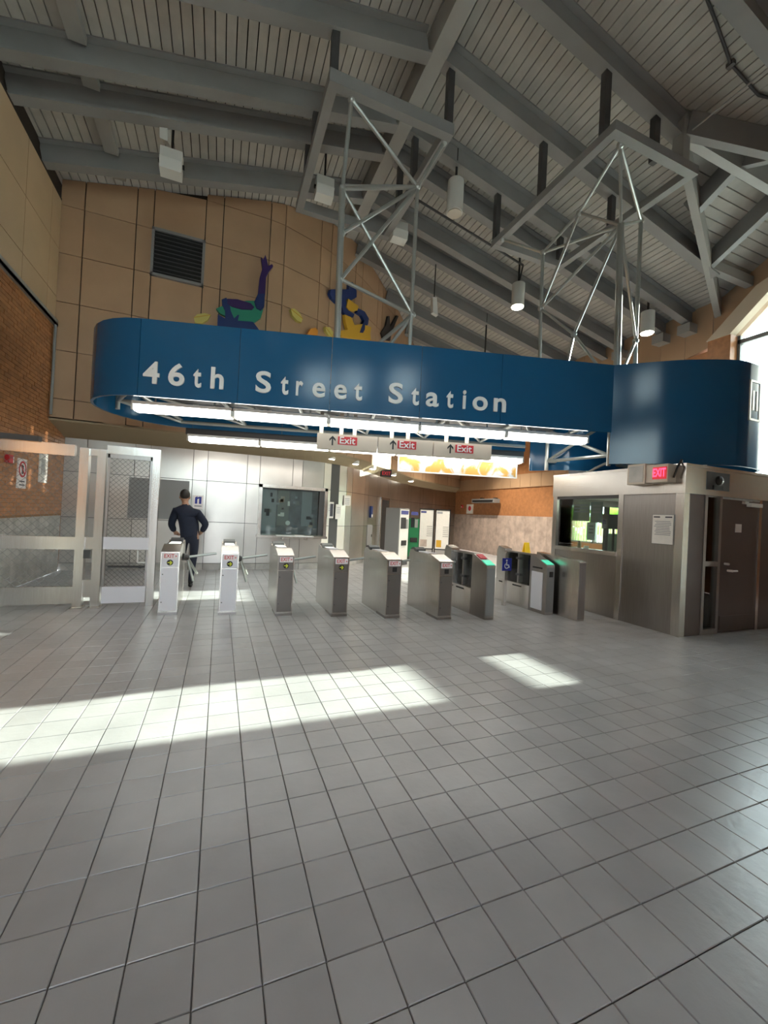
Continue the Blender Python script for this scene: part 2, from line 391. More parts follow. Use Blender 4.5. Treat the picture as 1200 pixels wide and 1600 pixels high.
wallpiece('brick_below_sill', [(2.95, 0), (6.1, 0), (6.1, 2.385), (2.95, 2.385)], 'brick')
wallpiece('brick_pier', [(6.1, 0), (6.6, 0), (6.6, 6.3), (6.1, 6.3)], 'brick', -.22, .3)
for nm, pl in (('brick_a', [(6.6, 0), (8.7, 0), (8.7, 3.2), (6.6, 3.2)]), ('brick_b', [(6.6, 4.9), (8.7, 4.9), (8.7, 6.05), (6.6, 6.15)]), ('brick_c', [(8.2, 3.2), (8.7, 3.2), (8.7, 4.9), (8.2, 4.9)]),
               ('brick_d', [(8.7, 0), (11.3, 0), (11.3, .95), (8.7, .95)]), ('brick_e', [(8.7, 2.3), (11.3, 2.3), (11.3, 6.05), (8.7, 6.05)]), ('brick_f', [(11.3, 0), (YF, 0), (YF, 4.9), (11.3, 4.9)]), ('brick_g', [(11.3, 5.8), (YF, 5.8), (YF, 6.05), (11.3, 6.05)]), ('brick_h', [(13.1, 4.9), (YF, 4.9), (YF, 5.8), (13.1, 5.8)]), ('brick_i', [(11.3, 4.9), (12.0, 4.9), (12.0, 5.8), (11.3, 5.8)])):
    wallpiece('brick_wall', pl, 'brick')
# pink stone wainscot and tan band on the far part
y = 11.35
while y < 18.4:
    obj('wainscot_slab', B().box((XR-.035, y+.004, .0), (XR+.0, y+.596, 1.78)), 'stone_pink', wr); y += .6
y = 8.75
while y < 18.3:
    obj('panel', B().box((XR-.04, y+.006, 2.95), (XR, y+.594, 3.49)), 'tan_panel', wr); y += .6
# tan band under the roof
bt = lambda y: 6.05 if y > 7.6 else (6.05+(7.6-y)*.18 if y > 6.6 else 6.23)
y = 6.6
while y < 18.3:
    y1 = min(y+.66, 18.5); h = lambda q: 7.33+(max(0, 6.5+.2-q)*.54)
    wallpiece('panel', [(y+.006, bt(y)), (y1-.006, bt(y1)), (y1-.006, h(y1)), (y+.006, h(y))], 'tan_panel', -.045, .3); y = y1
wallpiece('gable_panel', [(6.1, 6.3), (6.594, 6.3), (6.594, 7.37), (4.506, 8.4), (4.506, 7.3), (5.4, 6.95)], 'tan_panel', -.03, .3)
wallpiece('gable_panel', [(2.95, 6.3), (3.6, 6.95), (4.494, 7.3), (4.494, 8.4), (2.4, 7.33), (2.4, 5.9), (2.95, 5.9)], 'tan_panel', -.03, .3)
wallpiece('tan_near', [(YN, 5.9), (2.394, 5.9), (2.394, 7.33), (YN, 7.33)], 'tan_panel', -.03, .3)
# cream arch lining standing proud over the window
arch = [(6.1, 6.3), (5.4, 6.95), (4.5, 7.3), (3.6, 6.95), (2.95, 6.3)]; outer = [(6.62, 6.3), (5.62, 7.22), (4.5, 7.6), (3.4, 7.22), (2.6, 6.3)]
b = B()
for i in range(4): b.prism(fx, [arch[i], outer[i], outer[i+1], arch[i+1]], -.26, -.03)
obj('arch_lining', b, 'cream', wr)
w1 = thing('window_1', 'tall gable-topped window glowing white behind the blue drum', None, (XR, 4.5, 2.385), kind='structure')
b = B().prism(fx, [(2.95, 2.385), (6.1, 2.385), (6.1, 2.43), (2.95, 2.43)], .05, .2).prism(fx, [(2.95, 2.62), (6.1, 2.62), (6.1, 2.88), (2.95, 2.88)], .05, .2)
b.prism(fx, [(2.95, 6.1), (6.1, 6.1), (6.1, 6.2), (2.95, 6.2)], .05, .2)
for y in (2.95, 6.04): b.prism(fx, [(y, 2.385), (y+.06, 2.385), (y+.06, 6.3), (y, 6.3)], .05, .2)
b.prism(fx, [(4.47, 2.385), (4.53, 2.385), (4.53, 7.3), (4.47, 7.3)], .05, .2)
obj('window_frame', b, 'beam_grey', w1); obj('pane', B().prism(fx, W1, .11, .12), 'window_glass', w1)
w3 = thing('window_3', 'high square window behind the blue drum', None, (XR, 7.4, 3.2), kind='structure')
obj('window_frame', B().prism(fx, [(6.6, 3.2), (8.2, 3.2), (8.2, 3.28), (6.6, 3.28)], .05, .2).prism(fx, [(6.6, 4.82), (8.2, 4.82), (8.2, 4.9), (6.6, 4.9)], .05, .2).prism(fx, [(7.36, 3.2), (7.44, 3.2), (7.44, 4.9), (7.36, 4.9)], .05, .2), 'beam_grey', w3)
obj('pane', B().prism(fx, [(6.6, 3.2), (8.2, 3.2), (8.2, 4.9), (6.6, 4.9)], .11, .12), 'window_glass', w3)
w2 = thing('window_2', 'low window seen through the booth with greenery outside', None, (XR, 10, .95), kind='structure')
obj('window_frame', B().prism(fx, [(8.7, .95), (11.3, .95), (11.3, 1.0), (8.7, 1.0)], .05, .2).prism(fx, [(8.7, 2.24), (11.3, 2.24), (11.3, 2.3), (8.7, 2.3)], .05, .2).prism(fx, [(9.97, .95), (10.03, .95), (10.03, 2.3), (9.97, 2.3)], .05, .2), 'beam_grey', w2)
obj('pane', B().prism(fx, [(8.7, .95), (11.3, .95), (11.3, 2.3), (8.7, 2.3)], .11, .12), 'window_glass', w2)
w4 = thing('window_4', 'small high window behind the sign on the far right wall', None, (XR, 12.5, 4.9), kind='structure')
b = B().prism(fx, [(12.0, 4.9), (13.1, 4.9), (13.1, 4.96), (12.0, 4.96)], .05, .2).prism(fx, [(12.0, 5.74), (13.1, 5.74), (13.1, 5.8), (12.0, 5.8)], .05, .2)
for q in (12.0, 13.04): b.prism(fx, [(q, 4.9), (q+.06, 4.9), (q+.06, 5.8), (q, 5.8)], .05, .2)
obj('window_frame', b, 'beam_grey', w4); obj('pane', B().prism(fx, [(12.0, 4.9), (13.1, 4.9), (13.1, 5.8), (12.0, 5.8)], .11, .12), 'window_glass', w4)
w5 = thing('window_5', 'glazed entrance doors in the side wall outside the view', None, (XR, .4, 0), kind='structure')  # made-up opening that brings more daylight onto the right of the floor
b = B()
for q in (-2.1, -1.13, -.17): b.prism(fx, [(q, 0), (q+.07, 0), (q+.07, 3.0), (q, 3.0)], .05, .2)
obj('window_frame', b.prism(fx, [(-2.1, 2.2), (-.1, 2.2), (-.1, 2.27), (-2.1, 2.27)], .05, .2), 'beam_grey', w5); obj('pane', B().prism(fx, [(-2.1, 0), (-.1, 0), (-.1, 3.0), (-2.1, 3.0)], .11, .12), 'window_glass', w5)
struct(obj('neighbour_building', B().box((26, -14, -.1), (30, 2.3, 7.5)).box((25.8, -14, 7.3), (30.2, 2.5, 7.8)), 'cream'), 'pale building across the pavement outside the entrance doors')  # added out of view to stop direct sun at the side doors
# entrance wall behind the viewer
we = thing('wall_front', 'brick entrance wall with a wide opening', None, (4, YN, 0), kind='structure')
fy0 = (V((0, YN, 0)), V((1, 0, 0)), V((0, 0, 1)), V((0, -1, 0)))
WB = [(-2.6, -.3), (0, 2.3)]; WS = [(-2.1, -1.0), (-.72, .26), (1.12, 2.07)]
def fp(x0, x1, z0, z1): obj('brick_wall', B().prism(fy0, [(x0, z0), (x1, z0), (x1, z1), (x0, z1)], 0, .3), 'brick', we)
fp(XL, -.9, 0, 2.2); fp(.2, XR, 0, 2.2); fp(XL, XR, 2.2, 3.3); fp(XL, XR, 4.7, 5.65); fp(2.3, XR, 3.3, 4.7); fp(XL, -2.6, 3.3, 4.7); fp(2.07, XR, 5.65, 6.75); fp(XL, -2.1, 5.65, 6.75)
for a, c in zip(WB[:-1], WB[1:]): fp(a[1], c[0], 3.3, 4.7)
for a, c in zip(WS[:-1], WS[1:]): fp(a[1], c[0], 5.65, 6.75)
obj('brick_wall', B().prism(fy0, [(XL, 6.75), (XR, 6.75), (XR, 7.4), (RX, 9.4), (XL, 8.0)], 0, .3), 'brick', we)
for nm, lb, L, z0, z1 in (('window_6', 'row of clerestory windows over the entrance', WB, 3.3, 4.7), ('window_7', 'three small square windows high over the entrance', WS, 5.65, 6.75)):  # the long clerestory row is unseen, added to brighten the hall
    w = thing(nm, lb, None, (L[0][0], YN, z0), kind='structure')
    for x0, x1 in L:
        obj('window_frame', B().prism(fy0, [(x0, z0), (x1, z0), (x1, z0+.05), (x0, z0+.05)], .05, .15).prism(fy0, [(x0, z1-.05), (x1, z1-.05), (x1, z1), (x0, z1)], .05, .15), 'beam_grey', w)
        obj('pane', B().prism(fy0, [(x0, z0), (x1, z0), (x1, z1), (x0, z1)], .09, .10), 'window_glass', w)
# closing walls out of sight
obj('far_end', B().box((XL, YF, 0), (XR, YF+.2, 9)), 'tan_panel', wr)
# outside
gr = obj('ground', B().box((XR+.3, -12, -.3), (60, 40, -.05)), 'pavement'); struct(gr, 'pale pavement outside the windows')
gr2 = obj('ground', B().box((-30, -40, -.3), (XR+.3, YN, -.02)), 'pavement'); struct(gr2, 'pale pavement at the open entrance side')
b = B()
for k in range(240):
    y = random.uniform(8.5, 16.5); z = random.uniform(.2, 2.2); b.ball((XR+3.6+random.uniform(-.3, .3), y, z), random.uniform(.12, .26), (1, 1, .8))
o = tag(obj('hedge', b, 'hedge'), 'bright green hedge outside the low window', 'hedge', kind='stuff')
fn = thing('picket_fence', 'white picket railing outside the low window', 'fence', (XR+2, 10, 0))
for k in range(60): obj('picket', B().box((XR+2, 8.4+k*.13, -.05), (XR+2.03, 8.46+k*.13, 1.75)), 'fence_white', fn)
obj('rail', B().box((XR+2.03, 8.3, 1.5), (XR+2.07, 16.2, 1.58)).box((XR+2.03, 8.3, .3), (XR+2.07, 16.2, .38)), 'fence_white', fn)

# ------------------------------------------------------------------ roof
ce = thing('ceiling', 'dark grey pitched roof of narrow deck boards on steel rafters', None, (RX, 5, RZ), kind='structure')
def slopequad(b, x0, x1, y0, y1, z, th): # slab following the deck
    b.hexa([(x0, y0, deckz(x0)+z), (x1, y0, deckz(x1)+z), (x1, y1, deckz(x1)+z), (x0, y1, deckz(x0)+z), (x0, y0, deckz(x0)+z+th), (x1, y0, deckz(x1)+z+th), (x1, y1, deckz(x1)+z+th), (x0, y1, deckz(x0)+z+th)])
b = B(); slopequad(b, XL-.3, RX, YN, YF+.2, .05, .1); slopequad(b, RX, DA, YN, YF+.2, .05, .1)
slopequad(b, DA, XR+.3, YN, 2.3, .05, .1); slopequad(b, DA, XR+.3, 6.7, YF+.2, .05, .1)
# triangular leftovers beside the valleys
for sgn in (-1, 1):
    e = DY+sgn*2.2; P = [(DA, DY, deckz(DA)+.05), (XR+.3, DY+sgn*vhalf(XR+.3), deckz(XR+.3)+.05), (XR+.3, e, deckz(XR+.3)+.05), (DA, e, deckz(DA)+.05)]
    b.hexa(P+[(p[0], p[1], p[2]+.1) for p in P])
    P = [(DA, DY, DZ+.05), (XR+.3, DY, DZ+.05), (XR+.3, DY+sgn*vhalf(XR+.3), DZ+.05-DSL*vhalf(XR+.3)), (DA+.02, DY+sgn*.01, DZ+.05)]
    b.hexa(P+[(p[0], p[1], p[2]+.1) for p in P])
obj('roof_backing', b, 'roof_backing', ce)
BW = .1475; g = .008
def board(x0, x1, ya, yb):
    obj('deck_board', B().hexa([(x0, ya[0], deckz(x0)), (x1, ya[1], deckz(x1)), (x1, yb[1], deckz(x1)), (x0, yb[0], deckz(x0)), (x0, ya[0], deckz(x0)+.045), (x1, ya[1], deckz(x1)+.045), (x1, yb[1], deckz(x1)+.045), (x0, yb[0], deckz(x0)+.045)]), 'roof_deck', ce)
x = RX
while x > XL-.1: board(x-BW+g, x-g, (YN, YN), (10.9, 10.9)); x -= BW
x = RX
while x < XR:
    x0, x1 = x+g, min(x+BW-g, XR+.05)
    if x1 < DA: board(x0, x1, (YN, YN), (YF, YF))
    else:
        v0, v1 = vhalf(x0), vhalf(x1)
        board(x0, x1, (YN, YN), (DY-v0, DY-v1)); board(x0, x1, (DY+v0, DY+v1), (YF, YF))
    x += BW
for sgn in (-1, 1):
    k = 0
    while k*BW < 2.05:
        y0, y1 = k*BW+g, (k+1)*BW-g
        xa, xb = DA+4.9*y0/2, DA+4.9*y1/2; ya, yb = DY+sgn*y0, DY+sgn*y1; za, zb = DZ-DSL*y0, DZ-DSL*y1
        if xb < XR+.2:
            obj('deck_board', B().hexa([(xa, ya, za), (XR+.1, ya, za), (XR+.1, yb, zb), (xb, yb, zb), (xa, ya, za+.045), (XR+.1, ya, za+.045), (XR+.1, yb, zb+.045), (xb, yb, zb+.045)]), 'roof_deck', ce)
        k += 1
RY = [-.65, .65, 1.95, 3.25, 4.54, 5.83, 7.13, 7.82, 9.1, 9.75, 11.0, 12.3, 13.6, 14.9, 16.2, 17.5]
for y in RY:
    if y < 9.5: obj('rafter', B().ibeam((XL, y, raf(XL)), (RX-.12, y, raf(RX-.12)), .2, DK), 'beam_grey', ce)
    xe = XR
    if abs(y-DY) < 2: xe = DA+abs(y-DY)/2*4.9+.25
    x0 = RX+.12
    if y > 9.9:
        for i in range(200):
            p = tanP.at(tanP.len*i/199)
            if p.y > y: break
        x0 = p.x
    if xe > x0+.3: obj('rafter', B().ibeam((x0, y, raf(x0)), (xe, y, raf(xe)), .2, DK), 'beam_grey', ce)
obj('ridge_beam', B().beam((RX, YN, RZ-.02), (RX, 10.45, RZ-.02), .26, .42), 'beam_pale', ce)
for i in range(len(RY)-1):
    y0, y1 = RY[i], min(RY[i+1], 9.9)
    if y0 > 9.2 or y0 < 3: continue
    obj('purlin', B().box((-2.28, y0+.1, deckz(-2.2)-.14), (-2.06, y1-.1, deckz(-2.2)-.02)), 'beam_pale', ce)
for sgn in (-1, 1):     # valley beams, dormer rafters
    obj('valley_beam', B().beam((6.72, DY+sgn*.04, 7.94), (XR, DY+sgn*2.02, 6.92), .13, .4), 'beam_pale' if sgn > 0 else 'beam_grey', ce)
    for xx in (8.3, 9.8):
        v = vhalf(xx); obj('dormer_rafter', B().beam((xx, DY+sgn*v, raf(xx)+.05), (xx, DY+sgn*.05, DZ-.42), .14, .4), 'beam_grey', ce)
obj('dormer_ridge_beam', B().beam((6.74, DY, 7.94), (XR, DY, 7.94), .14, .44), 'beam_pale', ce)
obj('valley_post', B().beam((6.72, DY-.09, 7.55), (6.72, DY-.09, 8.2), .16, .18, (0, 1, 0)), 'beam_pale', ce)
obj('tie_beam', B().beam((9.5, 5.86, 7.36), (XR, 5.86, 7.36), .16, .22), 'beam_pale', ce)
obj('tie_rod', B().cyl((6.78, DY, 8.0), (6.78, 1.9, 8.05), .015, 6), 'beam_pale', ce)
for y in (7.13, 7.82, 9.1): obj('rafter_seat', B().box((XR-.35, y-.16, raf(XR)-.22), (XR-.04, y+.16, raf(XR)+.02)), 'beam_pale', ce)

# hanging rectangular steel frames
def hframe(name, label, x0, x1, y0, y1, z, h, w, posts):
    t = thing(name, label, 'steel frame', (x0, y0, z), 'suspended rectangular roof frames' if False else None)
    for yy in (y0, y1): obj('cross_beam', B().box((x0-w/2+.001, yy-w/2, z), (x1+w/2-.001, yy+w/2, z+h)), 'beam_grey', t)
    for xx in (x0, x1): obj('side_beam', B().box((xx-w/2, y0+w/2, z+.004), (xx+w/2, y1-w/2, z+h-.004)), 'beam_grey', t)
    for (xx, yy) in posts: obj('post', B().box((xx-.055, yy-.05, z+h-.01), (xx+.055, yy+.05, raf(xx)+.03)), 'dark_grey', t)
    return t
hframe('hanging_frame', 'rectangular steel frame below the roof ridge, above the lettered fascia', 1.22, 3.12, 5.83, 8.5, 7.68, .19, .14, [(1.22, 5.83), (3.12, 5.83), (1.22, 7.13), (3.12, 7.13), (1.22, 7.82), (3.12, 7.82)])
hframe('hanging_frame', 'rectangular steel frame on four posts below the right roof slope', 5.06, 6.78, 4.35, 7.13, 7.24, .14, .13, [(5.06, 4.54), (5.06, 5.83), (5.06, 7.13), (6.15, 4.54), (6.78, 5.83), (6.78, 7.13)])

# ------------------------------------------------------------------ blue station sign
D = V((.9655, -.2604, 0)); Nn = V((.2604, .9655, 0)); O = V((.50, 6.27, 0))
def sp(s, t, z): return O+D*s+Nn*t+V((0, 0, z))
ZB, ZT, DEP = 3.07, 4.17, 2.3
sg = thing('station_sign', 'long blue curved overhead sign band lettered in white above the turnstiles', 'sign', (.5, 6.27, ZB))
def strip(name, pts, zb, zt, th=.04, parent=sg, m='sign_blue'):
    b = B(); n = len(pts)
    nr = []
    for i in range(n):
        t = (pts[min(i+1, n-1)]-pts[max(i-1, 0)]).normalized(); nr.append(V((-t.y, t.x))*th)
    A = [[b.bm.verts.new((q.x, q.y, z)) for q, z in ((p, zb), (p, zt), (p+k, zt), (p+k, zb))] for p, k in zip(pts, nr)]
    for u, v in zip(A[:-1], A[1:]):
        for i in range(4): b.bm.faces.new((u[i], u[(i+1) % 4], v[(i+1) % 4], v[i]))
    b.bm.faces.new(A[0]); b.bm.faces.new(A[-1][::-1])
    return obj(name, b, m, parent, smooth=True)
P2 = lambda s, t: sp(s, t, 0).to_2d()
seams = [-1.72, -.35, .98, 2.35, 3.64, 5.5]
for a, c in zip(seams[:-1], seams[1:]): strip('fascia_panel', [P2(a+.003, 0), P2(c-.003 if c < 5 else 5.56, 0)], ZB, ZT)
end = [P2(-1.726-1.08*sin(k/16*pi)**1.0, DEP/2-DEP/2*cos(k/16*pi)) for k in range(16, -1, -1)]
strip('end_panel', end, ZB, ZT)
for a, c in ((-1.72, .0), (.0, 1.7), (1.7, 3.4), (3.4, 5.15)): strip('back_panel', [P2(c-.003, DEP), P2(a+.003, DEP)], ZB, ZT)
DB = 2.56
drum = [(5.83, 4.84), (6.15, 4.53), (6.5, 4.21), (6.88, 3.97), (7.24, 3.81), (7.58, 3.79), (7.9, 3.83), (8.2, 4.0), (8.42, 4.35), (8.5, 4.8), (8.42, 5.3), (8.05, 5.58), (7.45, 5.68), (6.9, 5.71), (6.4, 5.76), (6.02, 5.92), (5.8, 6.25), (5.68, 6.42), (5.62, 6.46)]
dl = catmull(drum, 5)
strip('drum_panel', dl[0:21], DB, ZT); strip('drum_panel', dl[20:51], DB, ZT); strip('drum_panel', dl[50:], DB, ZT)
# round frame emblem on the drum's side
p0, p1 = V(drum[8]), V(drum[9])
fe = frame((7.565, 3.775, 3.585), (1, .02, 0))
b = B()
for lo, hi in (((-.14, -.31), (-.11, .31)), ((.11, -.31), (.14, .31)), ((-.14, .28), (.14, .31)), ((-.14, -.31), (.14, -.28))): b.obox(fe, (*lo, 0), (*hi, .02))
obj('sign_border', b, 'letter_white', sg); 
b = B().obox(fe, (-.07, -.15, 0), (-.03, .15, .02)).obox(fe, (.03, -.15, 0), (.07, .15, .02)); obj('sign_mark', b, 'letter_white', sg)
let = [('4', -1.65, -1.43), ('6', -1.31, -1.09), ('t', -.97, -.86), ('h', -.73, -.55), ('S', -.10, .12), ('t', .26, .37), ('r', .48, .58), ('e', .72, .91), ('e', 1.04, 1.23), ('t', 1.34, 1.46),
       ('S', 1.86, 2.08), ('t', 2.21, 2.33), ('a', 2.44, 2.64), ('t', 2.76, 2.87), ('i', 3.02, 3.07), ('o', 3.18, 3.42), ('n', 3.52, 3.72)]
capz = 3.26; SZ = .43
for ch, a, c in let:
    cu = bpy.data.curves.new('letter', 'FONT'); cu.body = ch; cu.size = SZ; cu.extrude = .012; cu.offset = .009; cu.resolution_u = 5
    t_ = bpy.data.objects.new('tmp', cu); COL.objects.link(t_); me = bpy.data.meshes.new_from_object(t_.evaluated_get(bpy.context.evaluated_depsgraph_get()))
    bpy.data.objects.remove(t_); xs = [v.co.x for v in me.vertices]; k = (c-a)/(max(xs)-min(xs)); mn = min(xs)
    for v in me.vertices: v.co = sp(a+(v.co.x-mn)*k, -.012-v.co.z, capz+v.co.y)
    me.materials.clear(); me.materials.append(MT['letter_white']); o = obj('letter', me, parent=sg); o['label'] = 'raised white letter'
# inner steel: chords and diagonals
b = B()
obj('front_chord', B().cyl(sp(-1.9, .12, 3.16), sp(5.4, .12, 3.16), .035).cyl(sp(-1.9, .12, 4.0), sp(5.4, .12, 4.0), .035), 'pipe_grey', sg)
obj('back_chord', B().cyl(sp(-1.9, DEP-.12, 3.16), sp(5.1, DEP-.12, 3.16), .035).cyl(sp(-1.9, DEP-.12, 4.0), sp(5.1, DEP-.12, 4.0), .035), 'pipe_grey', sg)
for k in range(7):
    s = -1.9+k*1.2
    obj('cross_tube', B().cyl(sp(s, .12, 3.2), sp(s, DEP-.12, 3.2), .03, 8), 'pipe_grey', sg)
    if k < 6:
        obj('diagonal_tube', B().cyl(sp(s, .12, 3.2), sp(s+1.2, DEP-.12, 3.2), .028, 8), 'pipe_grey', sg)
        obj('diagonal_tube', B().cyl(sp(s, DEP-.12, 4.0), sp(s+.6, 1.15, 3.2), .025, 8).cyl(sp(s+.6, 1.15, 3.2), sp(s+1.2, .12, 4.0), .025, 8), 'pipe_grey', sg)
obj('end_tube', B().cyl(sp(-2.55, 1.15, 3.25), sp(-1.9, .12, 3.16), .035).cyl(sp(-2.55, 1.15, 3.25), sp(-1.9, DEP-.12, 3.16), .03).cyl(sp(-2.55, 1.15, 3.1), sp(-2.55, 1.15, 3.9), .035).cyl(sp(-2.55, 1.15, 3.25), sp(-.7, 1.15, 3.2), .025), 'pipe_grey', sg)
obj('tray', B().obox((O, D, Nn, V((0, 0, 1))), (-1.7, .2, 3.24), (5.0, 1.0, 3.28)), 'dark_grey', sg)
dn = [(5.95, 4.95), (7.2, 4.2), (8.2, 4.8), (7.6, 5.5), (5.72, 6.1)]
b = B()
for (xa, ya), (xb, yb) in zip(dn, dn[1:]+dn[:1]): b.cyl((xa, ya, 2.72), (xb, yb, 2.72), .03, 8)
obj('drum_ring_tube', b, 'pipe_grey', sg)
obj('drum_diagonal', B().cyl((5.95, 4.95, 2.72), (5.72, 6.1, 3.3), .03, 8).cyl((5.72, 6.1, 2.72), (5.95, 4.95, 3.3), .028, 8).cyl((5.95, 4.95, 2.72), (7.6, 5.55, 2.72), .028, 8), 'pipe_grey', sg)
for q in ((5.95, 4.95), (5.72, 6.1)): obj('drum_post', B().cyl((*q, 2.55), (*q, 4.0), .035), 'pipe_grey', sg)

# tubular towers that hang the sign from the frames
def tower(label, loc, poles, struts, thin):
    t = thing('pipe_truss', label, 'truss', loc)
    for p0, p1, r in poles: obj('pole', B().cyl(p0, p1, r, 12), 'pipe_grey', t, smooth=True)
    for p0, p1 in struts: obj('strut', B().cyl(p0, p1, thin, 8), 'pipe_grey', t, smooth=True)
    seen = []
    for p0, p1, *_ in poles+struts:
        for p in (p0, p1):
            if all((V(p)-V(q)).length > .15 for q in seen): seen.append(p); obj('node', B().ball(p, .055), 'pipe_grey', t, smooth=True)
    return t
A0, A1, A2, A3 = (1.56, 6.19, 4.0), (1.51, 6.14, 6.52), (1.52, 5.90, 7.68), (1.56, 6.17, 5.15)
B0, B1, B2 = (2.83, 6.28, 4.0), (2.76, 6.12, 6.96), (2.84, 6.24, 4.92)
tower('two-legged pipe tower hanging the lettered fascia from the ridge frame', (1.5, 6.2, 4), [(A0, A1, .05), (A1, A2, .032), (B0, B1, .032), (B1, (3.12, 5.95, 7.7), .03)],
      [(A1, B1), (A2, B1), (A1, B2), (B1, A3), (A3, B2), (B2, (2.0, 6.16, 4.05)), (B2, (2.3, 6.9, 4.0)), (B1, (1.54, 6.16, 5.85)), ((1.51, 6.2, 6.6), (2.75, 6.2, 7.02))], .03)
D0, N1, N2, N3, N8, E0 = (6.13, 5.01, 3.95), (5.3, 4.45, 7.26), (6.07, 5.02, 6.65), (6.8, 5.21, 7.08), (6.85, 5.25, 4.93), (6.88, 5.25, 4.0)
N4, N5, N6, F0, N7, G0, G1 = (5.68, 5.55, 7.09), (5.60, 6.33, 6.81), (5.62, 6.34, 5.72), (5.68, 6.34, 3.9), (5.85, 5.71, 5.02), (5.77, 5.85, 4.1), (6.11, 5.18, 4.1)
tower('splayed pipe tower hanging the blue drum from the right frame', (6.1, 5, 4), [(D0, N2, .055), (E0, N8, .035), (N8, N3, .035), (F0, N6, .032), (N6, N5, .032)],
      [(N2, N1), (N1, N3), (N1, N4), (N2, N3), (N2, N4), (N4, N6), (N4, N5), (N2, N5), (N2, N6), (N2, N7), (N6, N7), (N7, G1), (N7, G0), (N2, N8), (N8, D0), (N3, (6.78, 5.83, 7.26)), (N5, (5.06, 6.9, 7.26))], .026)

# ------------------------------------------------------------------ strip lights below the sign
def striplight(s0, s1, t, z, label, group):
    p = sp(s0, t, z); r = thing('strip_light', label, 'light', p, group)
    fr = (sp(0, t, z), D, V((0, 0, 1)), Nn)
    b = B(); prof = [(-.11, .055), (-.10, .0), (-.07, -.04), (.07, -.04), (.10, 0), (.11, .055)]
    A = [b.bm.verts.new(sp(s0+.03, t+q, z+w)) for q, w in prof]; C_ = [b.bm.verts.new(sp(s1-.03, t+q, z+w)) for q, w in prof]
    n = len(prof)
    for i in range(n): b.bm.faces.new((A[i], A[(i+1) % n], C_[(i+1) % n], C_[i]))
    b.bm.faces.new(A[::-1]); b.bm.faces.new(C_)
    obj('diffuser', b, 'tube', r)
    obj('housing', B().obox((O, D, Nn, V((0, 0, 1))), (s0+.01, t-.12, z+.055), (s1-.01, t+.12, z+.10)), 'white', r)
    for q in (s0+.0, s1-.03): obj('end_cap', B().obox((O, D, Nn, V((0, 0, 1))), (q, t-.11, z-.03), (q+.03, t+.11, z+.056)), 'lamp_white', r)
    obj('hanger', B().cyl(sp(s0+.3, t, z+.1), sp(s0+.3, t, 3.2 if z < 3.1 else 3.3), .012, 6).cyl(sp(s1-.3, t, z+.1), sp(s1-.3, t, 3.2), .012, 6), 'pipe_grey', r)
names = ['first', 'second', 'third', 'fourth', 'fifth']
for k in range(5): striplight(-1.96+k*1.466, -1.96+(k+1)*1.466, .45, 2.975, f'glowing strip light under the lettered fascia, {names[k]} from the rounded sign end', 'strip lights under the fascia')
for k in range(5): striplight(-1.86+k*1.41, -1.86+(k+1)*1.41, 2.5, 2.875, f'glowing strip light in the rear row behind the sign, {names[k]} from the fence side', 'strip lights in the rear row')
obj_ = thing('light_rail', 'dark metal rail carrying the rear row of strip lights', 'rail', sp(-1.86, 2.5, 2.97))
obj('channel', B().obox((O, D, Nn, V((0, 0, 1))), (-1.9, 2.42, 2.975), (5.2, 2.58, 3.10)), 'dark_grey', obj_)
obj('bracket', B().obox((O, D, Nn, V((0, 0, 1))), (-1.2, 2.28, 3.09), (-1.1, 2.55, 3.2)).obox((O, D, Nn, V((0, 0, 1))), (1.6, 2.28, 3.09), (1.7, 2.55, 3.2)).obox((O, D, Nn, V((0, 0, 1))), (4.4, 2.28, 3.09), (4.5, 2.55, 3.2)), 'dark_grey', obj_)
# exit sign boxes
FS = lambda s, t, z: (sp(s, t, z), D, V((0, 0, 1)), -Nn)
ex = [(.80, 1.775, .99, 1.13), (1.785, 2.695, 1.97, 2.10), (2.705, 3.70, 2.93, 3.07)]
exl = ['beige hanging exit sign nearest the rounded sign end', 'beige hanging exit sign in the middle of three', 'beige hanging exit sign nearest the booth']
for (s0, s1, sa, se), lb in zip(ex, exl):
    r = thing('exit_sign', lb, 'sign', sp(s0, .5, 2.57), 'hanging exit signs')
    obj('box', B().obox(FS(0, .5, 0), (s0, 2.565, -.06), (s1-.005, 2.81, .06)), 'beige', r, bevel=.004)
    obj('red_plate', B().obox(FS(0, .5, 0), (se, 2.645, .06), (se+.31, 2.775, .066)), 'red', r)
    text('Exit', .155, 'letter_white', FS(se+.155, .5-.066, 2.71), .004, parent=r, width=.25, bold=.002)
    f = FS(sa+.055, .5-.06, 2.70); a = B().prism(f, [(-.012, -.075), (.012, -.075), (.012, .03), (.05, -.01), (.05, .025), (0, .078), (-.05, .025), (-.05, -.01), (-.012, .03)], 0, .005)
    obj('arrow', a, 'black', r)
    for q in (s0+.06, s0+.38, s1-.38) if s0 < 1 else (s0+.22, s1-.42):
        obj('hanger', B().obox(FS(0, .5, 0), (q-.03, 2.81, -.012), (q+.03, 3.16, .012)), 'beige', r)
